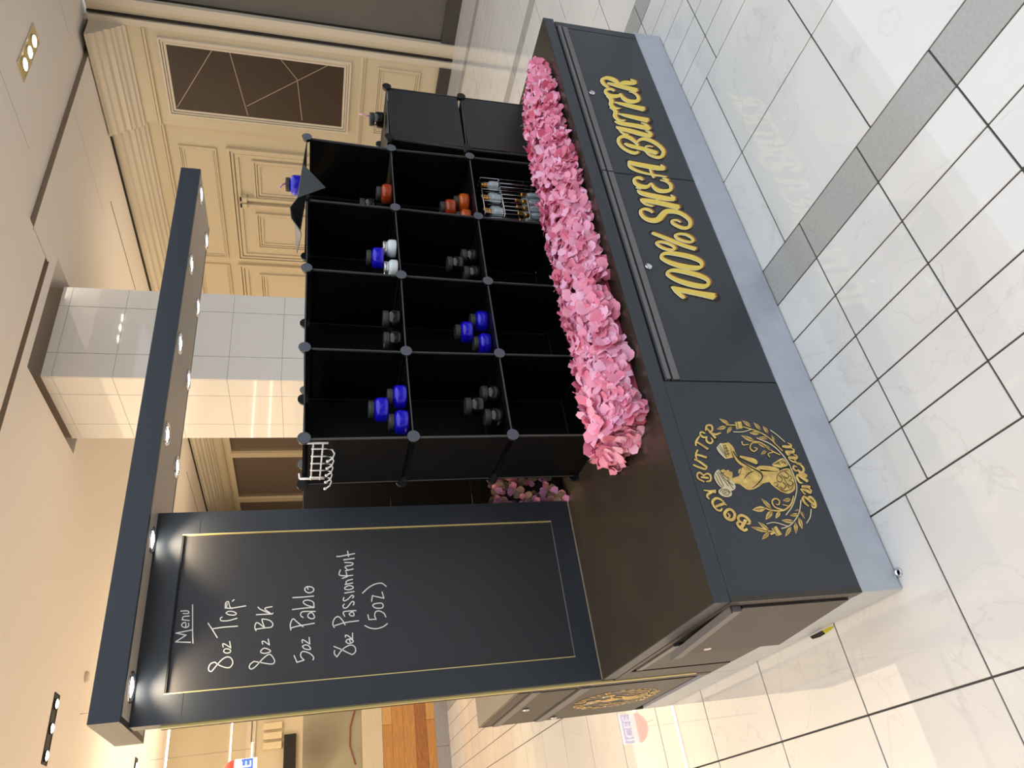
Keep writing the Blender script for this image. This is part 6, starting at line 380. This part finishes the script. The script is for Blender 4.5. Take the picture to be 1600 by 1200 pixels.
# ------------------------------------------------------------------ printed lettering and emblem
def polys(s): return [[(int(a.split(',')[0])*1e-4, int(a.split(',')[1])*1e-4) for a in p.split(' ')] for p in s.split(';')]
def ribmesh(s, y, grow=0., off=(0, 0), mb=None, shrink=None, cap=False, sel=None):
    mb = mb or MB(); y0_ = y
    for ip, p in enumerate(polys(s)):
        if sel and not sel(p): continue
        y = y0_-ip*2.2e-6
        n = len(p)//2; Lf = p[:n]; Rt = p[n:][::-1]; LL_, RR_ = [], []
        for a, b in zip(Lf, Rt):
            cx, cz = (a[0]+b[0])/2, (a[1]+b[1])/2; hx_, hz_ = (a[0]-b[0])/2, (a[1]-b[1])/2; h = math.hypot(hx_, hz_) or 1e-6
            k = (h+grow)/h if shrink is None else shrink
            k = max(k, .25)
            LL_.append((cx+hx_*k+off[0], cz+hz_*k+off[1])); RR_.append((cx-hx_*k+off[0], cz-hz_*k+off[1]))
        b0 = len(mb.v)
        mb.v += [(q[0], y, q[1]) for q in LL_]+[(q[0], y, q[1]) for q in RR_]
        for i in range(n-1): mb.face((b0+i, b0+i+1, b0+n+i+1, b0+n+i))
        closed = math.hypot(Lf[0][0]-Lf[-1][0], Lf[0][1]-Lf[-1][1]) < 1e-4
        if not closed:
            for e in (0, n-1):
                cx, cz = (LL_[e][0]+RR_[e][0])/2, (LL_[e][1]+RR_[e][1])/2; r = math.hypot(LL_[e][0]-cx, LL_[e][1]-cz)*(1. if cap or r_small(LL_, RR_, e) else .3)
                b1 = len(mb.v); y -= 1e-6; mb.v += [(cx+r*math.cos(2*math.pi*k/10), y, cz+r*math.sin(2*math.pi*k/10)) for k in range(10)]; mb.face(tuple(range(b1, b1+10)))
    return mb
def r_small(a, b, e): return math.hypot(a[e][0]-b[e][0], a[e][1]-b[e][1]) < .006
def polymesh(s, y, mb=None, grow=0.):
    mb = mb or MB(); y0_ = y
    for ip, p in enumerate(polys(s)):
        y = y0_-ip*2.2e-6
        bm = bmesh.new(); cx = sum(q[0] for q in p)/len(p); cz = sum(q[1] for q in p)/len(p)
        vs = [bm.verts.new((cx+(q[0]-cx)*(1+grow), y, cz+(q[1]-cz)*(1+grow))) for q in p]; f = bm.faces.new(vs)
        r = bmesh.ops.triangulate(bm, faces=[f]); b0 = len(mb.v)
        bm.verts.index_update(); mb.v += [tuple(v.co) for v in bm.verts]
        for t in bm.faces: mb.face(tuple(b0+v.index for v in t.verts))
        bm.free()
    return mb
lt = obj('lettering', ribmesh(T_SHEA, -.0030, -.0002), M['tgold'], fc, label='100% SHEA BUTTER in yellow gold decorative capitals')
obj('lettering_outline', ribmesh(T_SHEA, -.0006, .0115, cap=True), M['tout'], lt); obj('lettering_black', ribmesh(T_SHEA, -.0011, .0098, cap=True), M['tblk'], lt)
obj('lettering_shadow', ribmesh(T_SHEA, -.0017, .0, (.003, -.0085), ribmesh(T_SHEA, -.0019, .0, (.0015, -.0045))), M['tshade'], lt)
obj('lettering_highlight', ribmesh(T_SHEA, -.0025, .0002, (-.0022, .0034)), M['twht'], lt)
def emblem(parent, name='emblem', mirror_obj=None):
    lg = obj(name, polymesh(T_PG, -.0011, ribmesh(T_LG, -.0016, .0005)), M['lgold'], parent, label='gold round emblem: seated woman lifting a jar, leaf wreath, BODY BUTTER BUREAU')
    a = obj('emblem_dark', ribmesh(T_LG, -.0005, .0022, cap=True), M['tblk'], lg)
    b = obj('emblem_lines', ribmesh(T_LD, -.0028), M['ldark'], lg, kind='stuff')
    c = obj('emblem_pale', ribmesh(T_LL, -.0024, 0, (0, 0), polymesh(T_PL, -.0022)), M['llight'], lg)
    return lg
em = emblem(fc)
# ================================================================== SIDE CABINET BEHIND THE MENU BOARD
cb = thing('side_cabinet', (.35, 1.28, 0), 'taller dark side cabinet with two handle rails and a gold emblem behind the menu board', 'cabinet')
obj('plinth', MB().box(0, .70, .936, 1.64, .004, .135, ch=.002), M['plinth'], cb)
obj('carcass', MB().box(.012, .70, .935, 1.64, .135, .893), M['lamside'], cb)
obj('top', MB().box(0, .70, .935, 1.642, .893, .905, ch=.002), M['lamtop'], cb)
obj('top_panel', MB().box(0, .012, .935, 1.64, .852, .893), M['lamside'], cb)
dr = obj('drawer_front', MB().box(0, .012, .985, 1.62, .663, .806, ch=.001), M['lamside'], cb); lock((-.001, 1.29, .782), '-X', dr)
cdoor = obj('cabinet_door', MB().box(0, .012, .988, 1.62, .18, .607, ch=.001), M['lamside'], cb); lock((-.001, 1.567, .585), '-X', cdoor)
obj('handle_rail', MB().box(-.006, .012, .945, 1.62, .815, .848, ch=.001), M['alu'], cb); obj('handle_rail', MB().box(-.006, .012, .965, 1.62, .617, .656, ch=.001), M['alu'], cb)
obj('gap', MB().box(.008, .0125, .96, 1.63, .15, .86), M['seam'], cb)
obj('stile', MB().box(0, .012, .935, .965, .135, .893), M['lamside'], cb); obj('stile', MB().box(0, .012, 1.622, 1.64, .135, .893), M['lamside'], cb)
e2 = emblem(cb)
e2.matrix_parent_inverse = Matrix.Identity(4)
def place(o):  # same print turned onto the left face
    R = Matrix.Translation(Vector((-.0, 1.285, .405))) @ Matrix.Rotation(-math.pi/2, 4, 'Z') @ Matrix.Scale(.93, 4) @ Matrix.Translation(Vector((-.362, 0, -.357)))
    o.matrix_parent_inverse = Matrix.Translation(-wloc(cb)); o.matrix_basis = R
place(e2)
# ================================================================== MENU BOARD
PY = .8705
mbd = thing('menu_board', (.35, .9, ZT), 'tall black menu board with chalk handwriting standing on the counter end', 'menu board')
obj('frame', MB().box(.0026, .088, PY, .93, ZT, 2.1325).box(.613, .697, PY, .93, ZT, 2.1325).box(.088, .613, PY, .93, 2.045, 2.1325).box(.088, .613, PY, .93, ZT, .690), M['lam'], mbd)
obj('blackboard', MB().box(.0885, .6125, PY+.008, .925, .6905, 2.0445), M['board'], mbd)
obj('gold_edge', MB().box(.0875, .0905, PY-.0008, PY+.008, .69, 2.045), M['gold'], mbd); obj('gold_edge', MB().box(.6105, .6135, PY-.0008, PY+.008, .69, 2.045), M['gold'], mbd)
obj('lower_edge', MB().box(.0905, .6105, PY-.0003, PY+.008, .6895, .6908), M['alu'], mbd); obj('upper_edge', MB().box(.0905, .6105, PY+.001, PY+.0085, 2.0405, 2.045), M['seam'], mbd)
obj('base_edge', MB().box(.0026, .697, PY-.002, PY, ZT, ZT+.003), M['inlay'], mbd)
obj('gold_side_strip', MB().box(-.0045, .0026, .893, .906, .218, 2.05), M['gold'], mbd); obj('back_strip', MB().box(-.003, .0026, .91, .935, .15, 2.05), M['lamside'], mbd)
obj('joint', MB().box(.02, .0875, PY-.0004, PY+.001, 1.989, 1.990).box(.6135, .66, PY-.0004, PY+.001, 1.991, 1.992), M['seam'], mbd)
HWL = HW_LINES
for i_, t_ in enumerate(('Menu, underlined', '8oz before Trop.', 'Trop.', '8oz before BK', 'BK', '5oz before Pablo', 'Pablo', '8oz before Passionfruit', 'Passionfruit', '(5oz) in brackets')): obj('handwriting', ribmesh(HWL[i_], PY+.0072), M['chalk'], mbd, label='white chalk handwriting reading '+t_)
# ================================================================== CANOPY
ca = thing('canopy', (1.18, .93, 2.1335), 'flat black kiosk canopy with ten round spotlights in its grey underside', 'canopy')
K = (-.0024, 2.365, .7438, 1.13, 2.1335, 2.2166)
obj('fascia', MB().box(K[0], K[1], K[2], K[2]+.018, K[4]-.001, K[5], ch=.0015).box(K[0], K[1], K[3]-.018, K[3], K[4]-.001, K[5]).box(K[1]-.018, K[1], K[2]+.018, K[3]-.018, K[4], K[5]), M['lam'], ca)
obj('end_face', MB().box(K[0], K[0]+.018, K[2]+.018, K[3]-.018, K[4]-.001, K[5]), M['lamside'], ca)
obj('roof', MB().box(K[0]+.018, K[1]-.018, K[2]+.018, K[3]-.018, K[5]-.012, K[5]-.001), M['lam'], ca)
obj('underside', MB().box(K[0]+.004, K[1]-.004, K[2]+.004, K[3]-.004, K[4]-.0005, K[4]+.006), M['under'], ca)
def spot(x, y, on=True):
    z = K[4]-.0006
    s = obj('spotlight', MB().lathe([(.046, 0), (.046, -.004), (.040, -.006), (.030, -.003), (.030, 0)], (x, y, z), 24, capt=False, capb=False), M['steel'], ca)
    obj('bulb', MB().lathe([(.0295, -.0015), (.018, -.005), (.004, -.0065)], (x, y, z), 18), M['lamp'], s)
    lamp('spot_glow', 'SPOT', (x, y, z-.02), 10, (1., .74, .46), .025, spot=math.radians(110), parent=ca)
for x in (.108, .58, .99, 1.41, 1.84, 2.28): spot(x, .825)
for x in (.99, 1.41, 1.815, 2.24): spot(x, 1.085)
obj('wire_end', MB().tube([(.80, 1.128, K[4]), (.79, 1.126, K[4]-.015), (.775, 1.125, K[4]-.012)], .0015), M['blk'], ca)
# ================================================================== CUBE SHELVES
SY, SD = .382, .325
Jn = [[(.7156, 1.6408), (.7211, 1.2928), (.7259, .951), (.728, .609)], [(1.0751, 1.6455), (1.0713, 1.297), (1.073, .9529), (1.075, .609)], [(1.4447, 1.6454), (1.4361, 1.2953), (1.4297, .953), (1.428, .609)], [(1.818, 1.650), (1.8094, 1.2995), (1.7969, .950), (1.79, .609)], [(2.2019, 1.657), (2.1853, 1.2993), (2.186, .945), (2.185, .609)]]
def sheet(name, a, b, parent, depth=SD, y=SY, t=.0022, m=None):
    # panel between front joints a and b (x,z), running back by depth; raised rim on the front edge
    a = Vector((a[0], 0, a[1])); b = Vector((b[0], 0, b[1])); u = (b-a).normalized(); n = Vector((-u.z, 0, u.x)); a = a+u*.012; b = b-u*.012
    mb = MB()
    def bx(p, q, y0, y1, th, mi):
        k = len(mb.v)
        for yy in (y0, y1): mb.v += [tuple(w_+Vector((0, yy, 0))) for w_ in (p-n*th, q-n*th, q+n*th, p+n*th)]
        for f in ((3, 2, 1, 0), (4, 5, 6, 7), (0, 1, 5, 4), (1, 2, 6, 5), (2, 3, 7, 6), (3, 0, 4, 7)): mb.face(tuple(k+i for i in f), mi)
    bx(a, b, y+.008, y+depth-.008, t*.5, 0)
    bx(a, b, y, y+.008, .0019, 1); bx(a, b, y+depth-.008, y+depth, .0019, 1); bx(a, a+u*.007, y+.008, y+depth-.008, .003, 0); bx(b-u*.007, b, y+.008, y+depth-.008, .003, 0)
    return obj(name, mb, [M['plast'], M['rim']], parent)
def connector(x, z, y, parent, front=True, me={}, dark=False):
    if front not in me:
        if front: me[front] = MB().lathe([(.006, -.026), (.016, -.016), (.0205, -.001), (.0205, .001)], (0, 0, 0), 24, axis='Y', mi=1).lathe([(.021, .001), (.021, .0022), (.0205, .0028)], (0, 0, 0), 24, axis='Y').mesh('connector', [M['cap'], M['capd']])
        else: me[front] = MB().lathe([(.0215, -.004), (.0215, .004), (.017, .016), (.007, .021)], (0, 0, 0), 20, axis='Y').mesh('connector', M['capd'])
    if dark and 'd' not in me: me['d'] = me[True].copy(); me['d'].materials[0] = M['capd']
    o = inst('connector', me['d'] if dark else me[front], (x, y, z), parent)
    if not front: o.rotation_euler = (0, 0, math.pi)
    return o
def slot(x, z, y, parent): pass
cs = thing('cube_shelf', (1.45, .54, ZT), 'black plastic cube shelf, four bays wide and three high, on the counter', 'shelf')
for i in range(5):
    for j in range(3): sheet('side_panel', Jn[i][j+1], Jn[i][j], cs)
for i in range(4):
    for j in range(4):
        if j == 0 and i == 3: continue
        sheet('shelf_panel', Jn[i][j], Jn[i+1][j], cs)
bpm = {}
for i in range(4):
    for j in range(3):
        (xa, zb_), (xb, za_) = Jn[i][j+1], Jn[i+1][j]
        obj('back_panel', MB().box(min(xa, Jn[i][j][0])-.002, max(xb, Jn[i+1][j+1][0])+.002, SY+SD-.0005*(1+(i+j) % 2), SY+SD+.001+.0005*((i+j) % 2), zb_-.004, za_+.003), M['plast'], cs)
for i in range(5):
    for j in range(3):
        if not (i == 3 and j == 0): connector(Jn[i][j][0], Jn[i][j][1], SY-.004, cs)
        connector(Jn[i][j][0], Jn[i][j][1]+.004, SY+SD+.002, cs, False)
connector(Jn[0][3][0], Jn[0][3][1]+.017, SY+SD+.002, cs, False)
# loose top sheet of the last bay, folded over the front
fl = MB(); P3 = [(2.19, SY, 1.655), (2.015, SY-.012, 1.668), (1.86, SY-.03, 1.578), (1.812, SY-.01, 1.684), (2.18, SY+SD, 1.66), (1.83, SY+SD, 1.69), (2.0, SY+.15, 1.664), (1.80, SY+.08, 1.70), (1.765, SY+.0, 1.712), (1.715, SY+.01, 1.706), (1.665, SY+.02, 1.672), (1.72, SY+.10, 1.668)]
fl.v = P3
for f in ((0, 1, 6, 4), (1, 3, 7, 6), (1, 2, 3), (6, 7, 5, 4), (3, 8, 7), (8, 9, 11, 7), (9, 10, 11), (7, 11, 5)): fl.face(f)
fo = obj('loose_panel', fl, mat('grey_black_sheet', (60, 64, 68), .4), cs, label='loose black top panel folded down over the shelf front')
so = fo.modifiers.new('thick', 'SOLIDIFY'); so.thickness = .0025
# tower beside it
TX0, TX1, TY = 2.243, 2.626, .377
tw = thing('cube_shelf', (2.43, .54, ZT), 'lower black cube shelf two high with a closed front at the far end', 'shelf')
tj = [[(2.254, 1.306), (2.236, .953), (2.236, .609)], [(2.626, 1.301), (2.622, .942), (2.622, .609)]]
for i in range(2):
    for j in range(2): sheet('side_panel', tj[i][j+1], tj[i][j], tw, y=TY)
for j in range(3): sheet('shelf_panel', tj[0][j], tj[1][j], tw, y=TY)
for j in range(2):
    z1 = tj[0][j][1]; z0 = tj[0][j+1][1]
    obj('front_panel', MB().box(tj[0][j+1][0]+.010, tj[1][j+1][0]-.008, TY-.001, TY+.004, z0+.010, z1-.008, ch=.001), mat('satin_black_sheet', (46, 47, 49), .35), tw)
    obj('back_panel', MB().box(2.25, 2.61, TY+SD-.004, TY+SD, z0+.01, z1-.01), M['plast'], tw)
for j in range(2):
    for i in range(2): connector(tj[i][j][0], tj[i][j][1], TY-.006, tw, dark=True)
for j in range(2):
    for i in range(2): connector(tj[i][j][0], tj[i][j][1]+.003, TY+SD+.002, tw, False)
# rear shelf, back to back
rs = thing('cube_shelf', (1.5, 1.24, ZT), 'rear black cube shelf seen through the gap beside the menu board', 'shelf')
RY = 1.085; rx = [.72, .99, 1.36, 1.73, 2.10]; rz = [1.646, 1.298, .951, .609]
for i in range(5):
    for j in range(3): sheet('side_panel', (rx[i], rz[j+1]), (rx[i], rz[j]), rs, y=RY)
for i in range(4):
    for j in range(4): sheet('shelf_panel', (rx[i], rz[j]), (rx[i+1], rz[j]), rs, y=RY)
    for j in range(3): obj('back_panel', MB().box(rx[i]-.001, rx[i+1]+.001, RY-.004, RY-.001, rz[j+1]+.002, rz[j]-.002), mat('brown_black_sheet', (26, 22, 20), .4), rs)
for i in range(5): connector(rx[i], rz[0]+.004, RY-.01, rs)
# ================================================================== JARS
JM = {}
def jar_meshes(kind):
    if kind in JM: return JM[kind]
    bm_, lm_ = {'blue': ('blue', 'lid'), 'black': ('jblack', 'lid'), 'amber': ('amber', 'lid'), 'orange': ('orange', 'lid'), 'white': ('jwhite', 'clid')}[kind]
    if kind == 'white': R, H, lr, lh = .0375, .036, .029, .017
    elif kind == 'black': R, H, lr, lh = .037, .044, .031, .021
    else: R, H, lr, lh = .043, .046, .030, .019
    body = MB().lathe([(R*.86, 0), (R*.96, H*.04), (R, H*.18), (R, H*.62), (R*.95, H*.8), (R*.84, H*.92), (lr*.95, H*.98), (lr*.92, H)], (0, 0, 0), 24).mesh('body', M[bm_])
    lid = MB().lathe([(lr*.97, H+.001), (lr, H+.003), (lr, H+lh-.003), (lr*.95, H+lh), (lr*.7, H+lh)], (0, 0, 0), 28).mesh('lid', M[lm_])
    JM[kind] = (body, lid, H+lh); return JM[kind]
def jar(kind, x, y, z, label, group='jars on the cube shelf'):
    b, l, h = jar_meshes(kind); t = thing('cosmetic_jar', (x, y, z), label, 'jar', group)
    ob = bpy.data.objects.new('body', b); C.objects.link(ob); ob.parent = t; ol = bpy.data.objects.new('lid', l); C.objects.link(ol); ol.parent = t
    ob.rotation_euler = ol.rotation_euler = (0, 0, random.uniform(0, 6)); return t
Z1, Z2 = 1.3025, .9560
jar('blue', .905, .425, Z1, 'cobalt blue jar, right one of the bottom pair, top shelf beside the menu board'); jar('blue', .802, .425, Z1, 'cobalt blue jar, left one of the bottom pair, top shelf beside the menu board'); jar('blue', .853, .425, Z1+.0655, 'cobalt blue jar stacked on two others, top shelf beside the menu board')
jar('black', 1.262, .435, Z1, 'glossy black jar, right of two on the top shelf second bay'); jar('black', 1.168, .445, Z1, 'glossy black jar, left of two on the top shelf second bay')
jar('white', 1.612, .42, Z1, 'white jar with silver lid, right of the white pair'); jar('white', 1.502, .42, Z1, 'white jar with silver lid, left of the white pair'); jar('blue', 1.556, .42, Z1+.0535, 'cobalt blue jar stacked on the two white jars')
jar('amber', 1.955, .44, Z1, 'amber brown jar on the top shelf under the folded panel'); jar('black', 1.902, .50, Z1, 'glossy black jar at the shelf edge beside the amber brown jar'); jar('black', 1.945, .505, Z1+.0655, 'glossy black jar stacked beside and above the amber brown jar')
jar('black', .945, .46, Z2, 'glossy black jar, right of the bottom pair, middle shelf beside the menu board'); jar('black', .845, .46, Z2, 'glossy black jar, left of the bottom pair, middle shelf beside the menu board'); jar('black', .893, .46, Z2+.0655, 'glossy black jar stacked on two others, middle shelf beside the menu board')
jar('blue', 1.300, .475, Z2, 'cobalt blue jar, right of the bottom pair, middle shelf second bay'); jar('blue', 1.187, .475, Z2, 'cobalt blue jar, left of the bottom pair, middle shelf second bay'); jar('blue', 1.243, .475, Z2+.0655, 'cobalt blue jar stacked on two others, middle shelf second bay')
jar('black', 1.650, .475, Z2, 'glossy black jar, right of the bottom pair, middle shelf third bay'); jar('black', 1.553, .475, Z2, 'glossy black jar, left of the bottom pair, middle shelf third bay'); jar('black', 1.602, .475, Z2+.0655, 'glossy black jar stacked on two others, middle shelf third bay')
jar('orange', 1.985, .48, Z2, 'orange amber jar, right of the bottom pair, middle shelf fourth bay'); jar('orange', 1.890, .485, Z2, 'orange amber jar, left of the bottom pair, middle shelf fourth bay'); jar('amber', 1.940, .48, Z2+.0655, 'dark amber jar stacked on the two orange jars')
jar('blue', 2.03, .50, 1.676, 'cobalt blue jar standing on top of the shelf behind the folded panel'); jar('black', 2.50, .47, 1.313, 'black jar standing on top of the lower cube shelf')
for (p, q, lb) in (((2.03, .49, 1.735), (1.985, .485, 1.765), 'pink spatula leaning on the blue jar atop the shelf'), ((2.52, .47, 1.375), (2.525, .468, 1.425), 'pink spatula sticking out of the black jar atop the lower shelf')):
    t = obj('spatula', MB().tube([p, tuple((Vector(p)+Vector(q))/2+Vector((.004, 0, .004))), q], .004, 8), M['pink']); tag(t, lb, 'spatula')
# ================================================================== WIRE RACK AND GLASS BOTTLES (bottom shelf, last bay)
rk = thing('wire_rack', (1.97, .47, .615), 'silver wire basket holding small glass bottles on the bottom shelf', 'wire basket')
rx0, rx1, ry0, ry1 = 1.86, 2.085, .41, .54
b = MB()
for z, r in ((.620, .002), (.70, .0015), (.815, .002), (.905, .0025)):
    b.tube([(rx0, ry0, z), (rx1, ry0, z), (rx1, ry1, z), (rx0, ry1, z), (rx0, ry0, z)], r)
obj('rim_wire', b, M['steel'], rk)
b = MB()
for k in range(10):
    x = rx0+(rx1-rx0)*k/9; b.tube([(x, ry0, .62), (x, ry0, .815 if k % 3 else .905)], .0011, 5); b.tube([(x, ry1, .62), (x, ry1, .905)], .0011, 5); b.tube([(x, ry0, .62), (x, ry1, .62)], .001, 5); b.tube([(x, ry0, .816), (x, ry1, .816)], .001, 5)
for k in range(6): y = ry0+(ry1-ry0)*k/5; b.tube([(rx0, y, .62), (rx1, y, .62)], .001, 5); b.tube([(rx1, y, .62), (rx1, y, .905)], .001, 5); b.tube([(rx0, y, .62), (rx0, y, .905)], .001, 5)
obj('grid_wire', b, M['steel'], rk)
gb = MB().lathe([(.018, 0), (.0215, .003), (.0215, .034), (.018, .044), (.010, .049), (.009, .052)], n=8, smooth=False).mesh('glass_body', M['glass']); gc = MB().lathe([(.0095, .052), (.0105, .054), (.0105, .078), (.009, .080)], n=14).mesh('gold_cap', M['goldcap'])
vb = MB().lathe([(.013, 0), (.0155, .003), (.0155, .050), (.012, .060), (.008, .064)], n=12).mesh('glass_body', M['glass']); vc = MB().lathe([(.0088, .064), (.0095, .066), (.0095, .082), (.012, .085), (.012, .091), (.008, .094)], n=14).mesh('gold_cap', M['goldcap'])
def bottle(me, x, y, z, name, label, group, rot=(0, 0, 0)):
    t = thing(name, (x, y, z), label, 'bottle', group); t.rotation_euler = rot
    for n, m in (('glass_body', me[0]), ('gold_cap', me[1])):
        o = bpy.data.objects.new(n, m); C.objects.link(o); o.parent = t
nm = ['nearest the menu board', 'second from the menu board side', 'third from the menu board side', 'fourth from the menu board side', 'farthest from the menu board']
for k in range(5): bottle((gb, gc), 1.885+.043*k, .428+.03*(k % 2), .8185, 'faceted_bottle', 'faceted gold capped bottle, upper rack tier, '+nm[k], 'faceted bottles in the wire rack')
for k in range(4): bottle((vb, vc), 1.885+.044*k, .432, .624, 'roller_bottle', 'slim clear bottle, lower rack front row, '+nm[k if k < 3 else 4], 'slim bottles in the wire rack', (0, .0, 0))
for k in range(4): bottle((vb, vc), 1.895+.044*k, .475, .640, 'roller_bottle', 'slim clear bottle, lower rack back row, '+nm[k if k < 3 else 4], 'slim bottles in the wire rack')
# ================================================================== WHITE HOOK RACK ON THE SHELF SIDE
hk = thing('hook_rack', (.705, .52, 1.55), 'white wire rack with five hooks hanging on the left side of the shelf', 'hook rack')
X = .7085; b = MB()
b.tube([(X, .398, 1.652), (X, .398, 1.565)], .004); b.tube([(X, .648, 1.655), (X, .648, 1.572)], .004)
b.tube([(X-.004, .398, 1.612), (X-.004, .648, 1.618)], .003); b.tube([(X-.004, .398, 1.582), (X-.004, .648, 1.588)], .003)
b.tube([(X, .398, 1.652), (X+.02, .398, 1.655)], .004); b.tube([(X, .648, 1.655), (X+.02, .648, 1.657)], .004)
obj('back_wire', b, M['white'], hk)
for k in range(5):
    y = .425+.050*k; z = 1.0*.0
    obj('hook', MB().tube([(X-.006, y, 1.618+.001*k), (X-.006, y, 1.575+.001*k), (X-.010, y, 1.553+.001*k), (X-.022, y+.004, 1.545+.001*k), (X-.036, y+.010, 1.551+.001*k), (X-.042, y+.016, 1.563+.001*k)], .0028).lathe([(.002, -.005), (.0048, -.003), (.0048, .003), (.002, .005)], (X-.043, y+.017, 1.566+.001*k), 8), M['white'], hk)
# ================================================================== FLOWER GARLANDS
def floret_mesh(seed, R=.037):
    rnd = random.Random(seed); mb = MB()
    for q in range(4):
        a = q*math.pi/2+rnd.uniform(-.3, .3); L_ = R*rnd.uniform(.9, 1.35); W = R*rnd.uniform(.75, 1.0); up = rnd.uniform(.1, .8); cup = rnd.uniform(-.25, .45); tw_ = rnd.uniform(-.5, .5)
        rows_ = ((.0, .12), (.35, .75), (.72, 1.0), (1.0, .5)); n0 = len(mb.v)
        for t, wd in rows_:
            for s in (-1, 0, 1):
                x = L_*(t*(1.0 if s == 0 else .93)); y = W*.62*wd*s; z = L_*up*(t**1.5)-(abs(s)-.5)*cup*W*.3*wd*(-1)+s*tw_*W*.25*t+rnd.uniform(-.0015, .0015)
                if t == 1.0: z -= L_*rnd.uniform(0, .35)
                mb.v.append((x*math.cos(a)-y*math.sin(a), x*math.sin(a)+y*math.cos(a), z))
        for i in range(3):
            for j in range(2): k = n0+i*3+j; mb.face((k, k+3, k+4, k+1), 0, True)
    return mb
FL = [floret_mesh(s) for s in range(14)]
def garland(name, loc, label, pts, matl, matte, nreal, core):
    g_ = thing(name, loc, label, 'flower garland', None)
    obj('stem_mat', core, matte, g_, kind='stuff')
    ms = [f.mesh('floret', matl) for f in FL]
    pts.sort(key=lambda p: (Vector(p[0])-CAM).length-.5*p[1].dot((CAM-Vector(p[0])).normalized()))
    restm = MB()
    for i, (p, n, sc_) in enumerate(pts):
        q = n.to_track_quat('Z', 'Y').to_matrix().to_4x4() @ Matrix.Rotation(random.uniform(0, 6.3), 4, 'Z'); k = random.randrange(len(FL))
        if i < nreal:
            o = bpy.data.objects.new('floret', ms[k]); link(o, g_); o.matrix_basis = Matrix.Translation(Vector(p)) @ q @ Matrix.Scale(sc_, 4)
        else:
            T = Matrix.Translation(Vector(p)) @ q @ Matrix.Scale(sc_, 4); b0 = len(restm.v); restm.v += [tuple(T @ Vector(v)) for v in FL[k].v]
            for f in FL[k].f: restm.face(tuple(b0+v for v in f), 0, True)
    if restm.v: obj('florets', restm, matl, g_, kind='stuff')
    return g_
def gsec(x):  # garland cross-section: front y, back y, height
    t = (x-.56)/(2.56-.56)
    f0 = .045 if t < .5 else .045+.04*max(0, t-.9)*8
    b0 = .345-.02*t - (max(0, t-.9)*1.6)
    h = .125*(1-.25*t)*(1-max(0, t-.88)*4.5); return f0, b0, max(h, .05)
pts = []; rnd = random.Random(3)
for i in range(900):
    x = .60+(2.53-.60)*((i+rnd.random())/900); f0, b0, h = gsec(x); ph = rnd.uniform(-.05, 1.05)*math.pi
    cy, ay = (f0+b0)/2, (b0-f0)/2-.02
    y = cy-ay*math.cos(ph); z = ZT+.030+(h-.034)*max(0, math.sin(ph))**.8*rnd.uniform(.78, 1.06)
    n = Vector((rnd.uniform(-.5, .4), -math.cos(ph)*.9+rnd.uniform(-.35, .35), .35+max(0, math.sin(ph))+rnd.uniform(-.2, .3))).normalized()
    pts.append(((x, y, z), n, rnd.uniform(.75, 1.15)))
for i in range(46):   # rounded near end
    ph = rnd.uniform(.05, .95)*math.pi; f0, b0, h = gsec(.6); cy, ay = (f0+b0)/2+.04, (b0-f0)/2-.05
    pts.append(((.585+rnd.uniform(-.015, .03), cy-ay*math.cos(ph), ZT+.015+(h-.03)*math.sin(ph)*rnd.uniform(.2, 1)), Vector((-1, -math.cos(ph)*.5, rnd.uniform(0, .8))).normalized(), rnd.uniform(.8, 1.15)))
core = MB(); NS = 24
for i in range(NS+1):
    x = .60+(2.50-.60)*i/NS; f0, b0, h = gsec(x); cy, ay = (f0+b0)/2, (b0-f0)/2-.03
    for k in range(9): a = math.pi*k/8; core.v.append((x, cy-ay*math.cos(a), ZT+.002+(h-.03)*math.sin(a)))
for i in range(NS):
    for k in range(8): a = i*9+k; core.face((a, a+1, a+10, a+9))
core.face(tuple(range(9))); core.face(tuple(NS*9+8-k for k in range(9)))
garland('flower_garland', (1.55, .2, ZT), 'long garland of pink silk hydrangea petals along the counter front edge', pts, M['petal'], M['bfelt'], 300, core)
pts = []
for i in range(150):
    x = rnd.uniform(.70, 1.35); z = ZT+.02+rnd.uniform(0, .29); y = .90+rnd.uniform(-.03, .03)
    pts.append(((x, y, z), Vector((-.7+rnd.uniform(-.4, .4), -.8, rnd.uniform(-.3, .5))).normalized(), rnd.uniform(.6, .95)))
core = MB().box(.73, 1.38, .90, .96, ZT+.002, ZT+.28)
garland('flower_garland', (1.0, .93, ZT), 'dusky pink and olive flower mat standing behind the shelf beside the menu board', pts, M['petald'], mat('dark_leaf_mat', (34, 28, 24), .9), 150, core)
# ================================================================== SMALL THINGS ON THE FLOOR
tp = MB(); tp.v = [(-.004, .335, .0008), (-.003, .40, .0012), (-.016, .39, .001), (-.012, .345, .0008), (-.003, .472, .0012), (-.014, .462, .001), (-.018, .42, .001)]
tp.face((0, 1, 2, 3), 1); tp.face((1, 4, 5, 6, 2), 0)
tag(obj('floor_tape', tp, [M['blk'], mat('yellow_tape', (196, 190, 30), .5)]), 'torn scrap of black and yellow tape on the floor beside the plinth', 'tape')
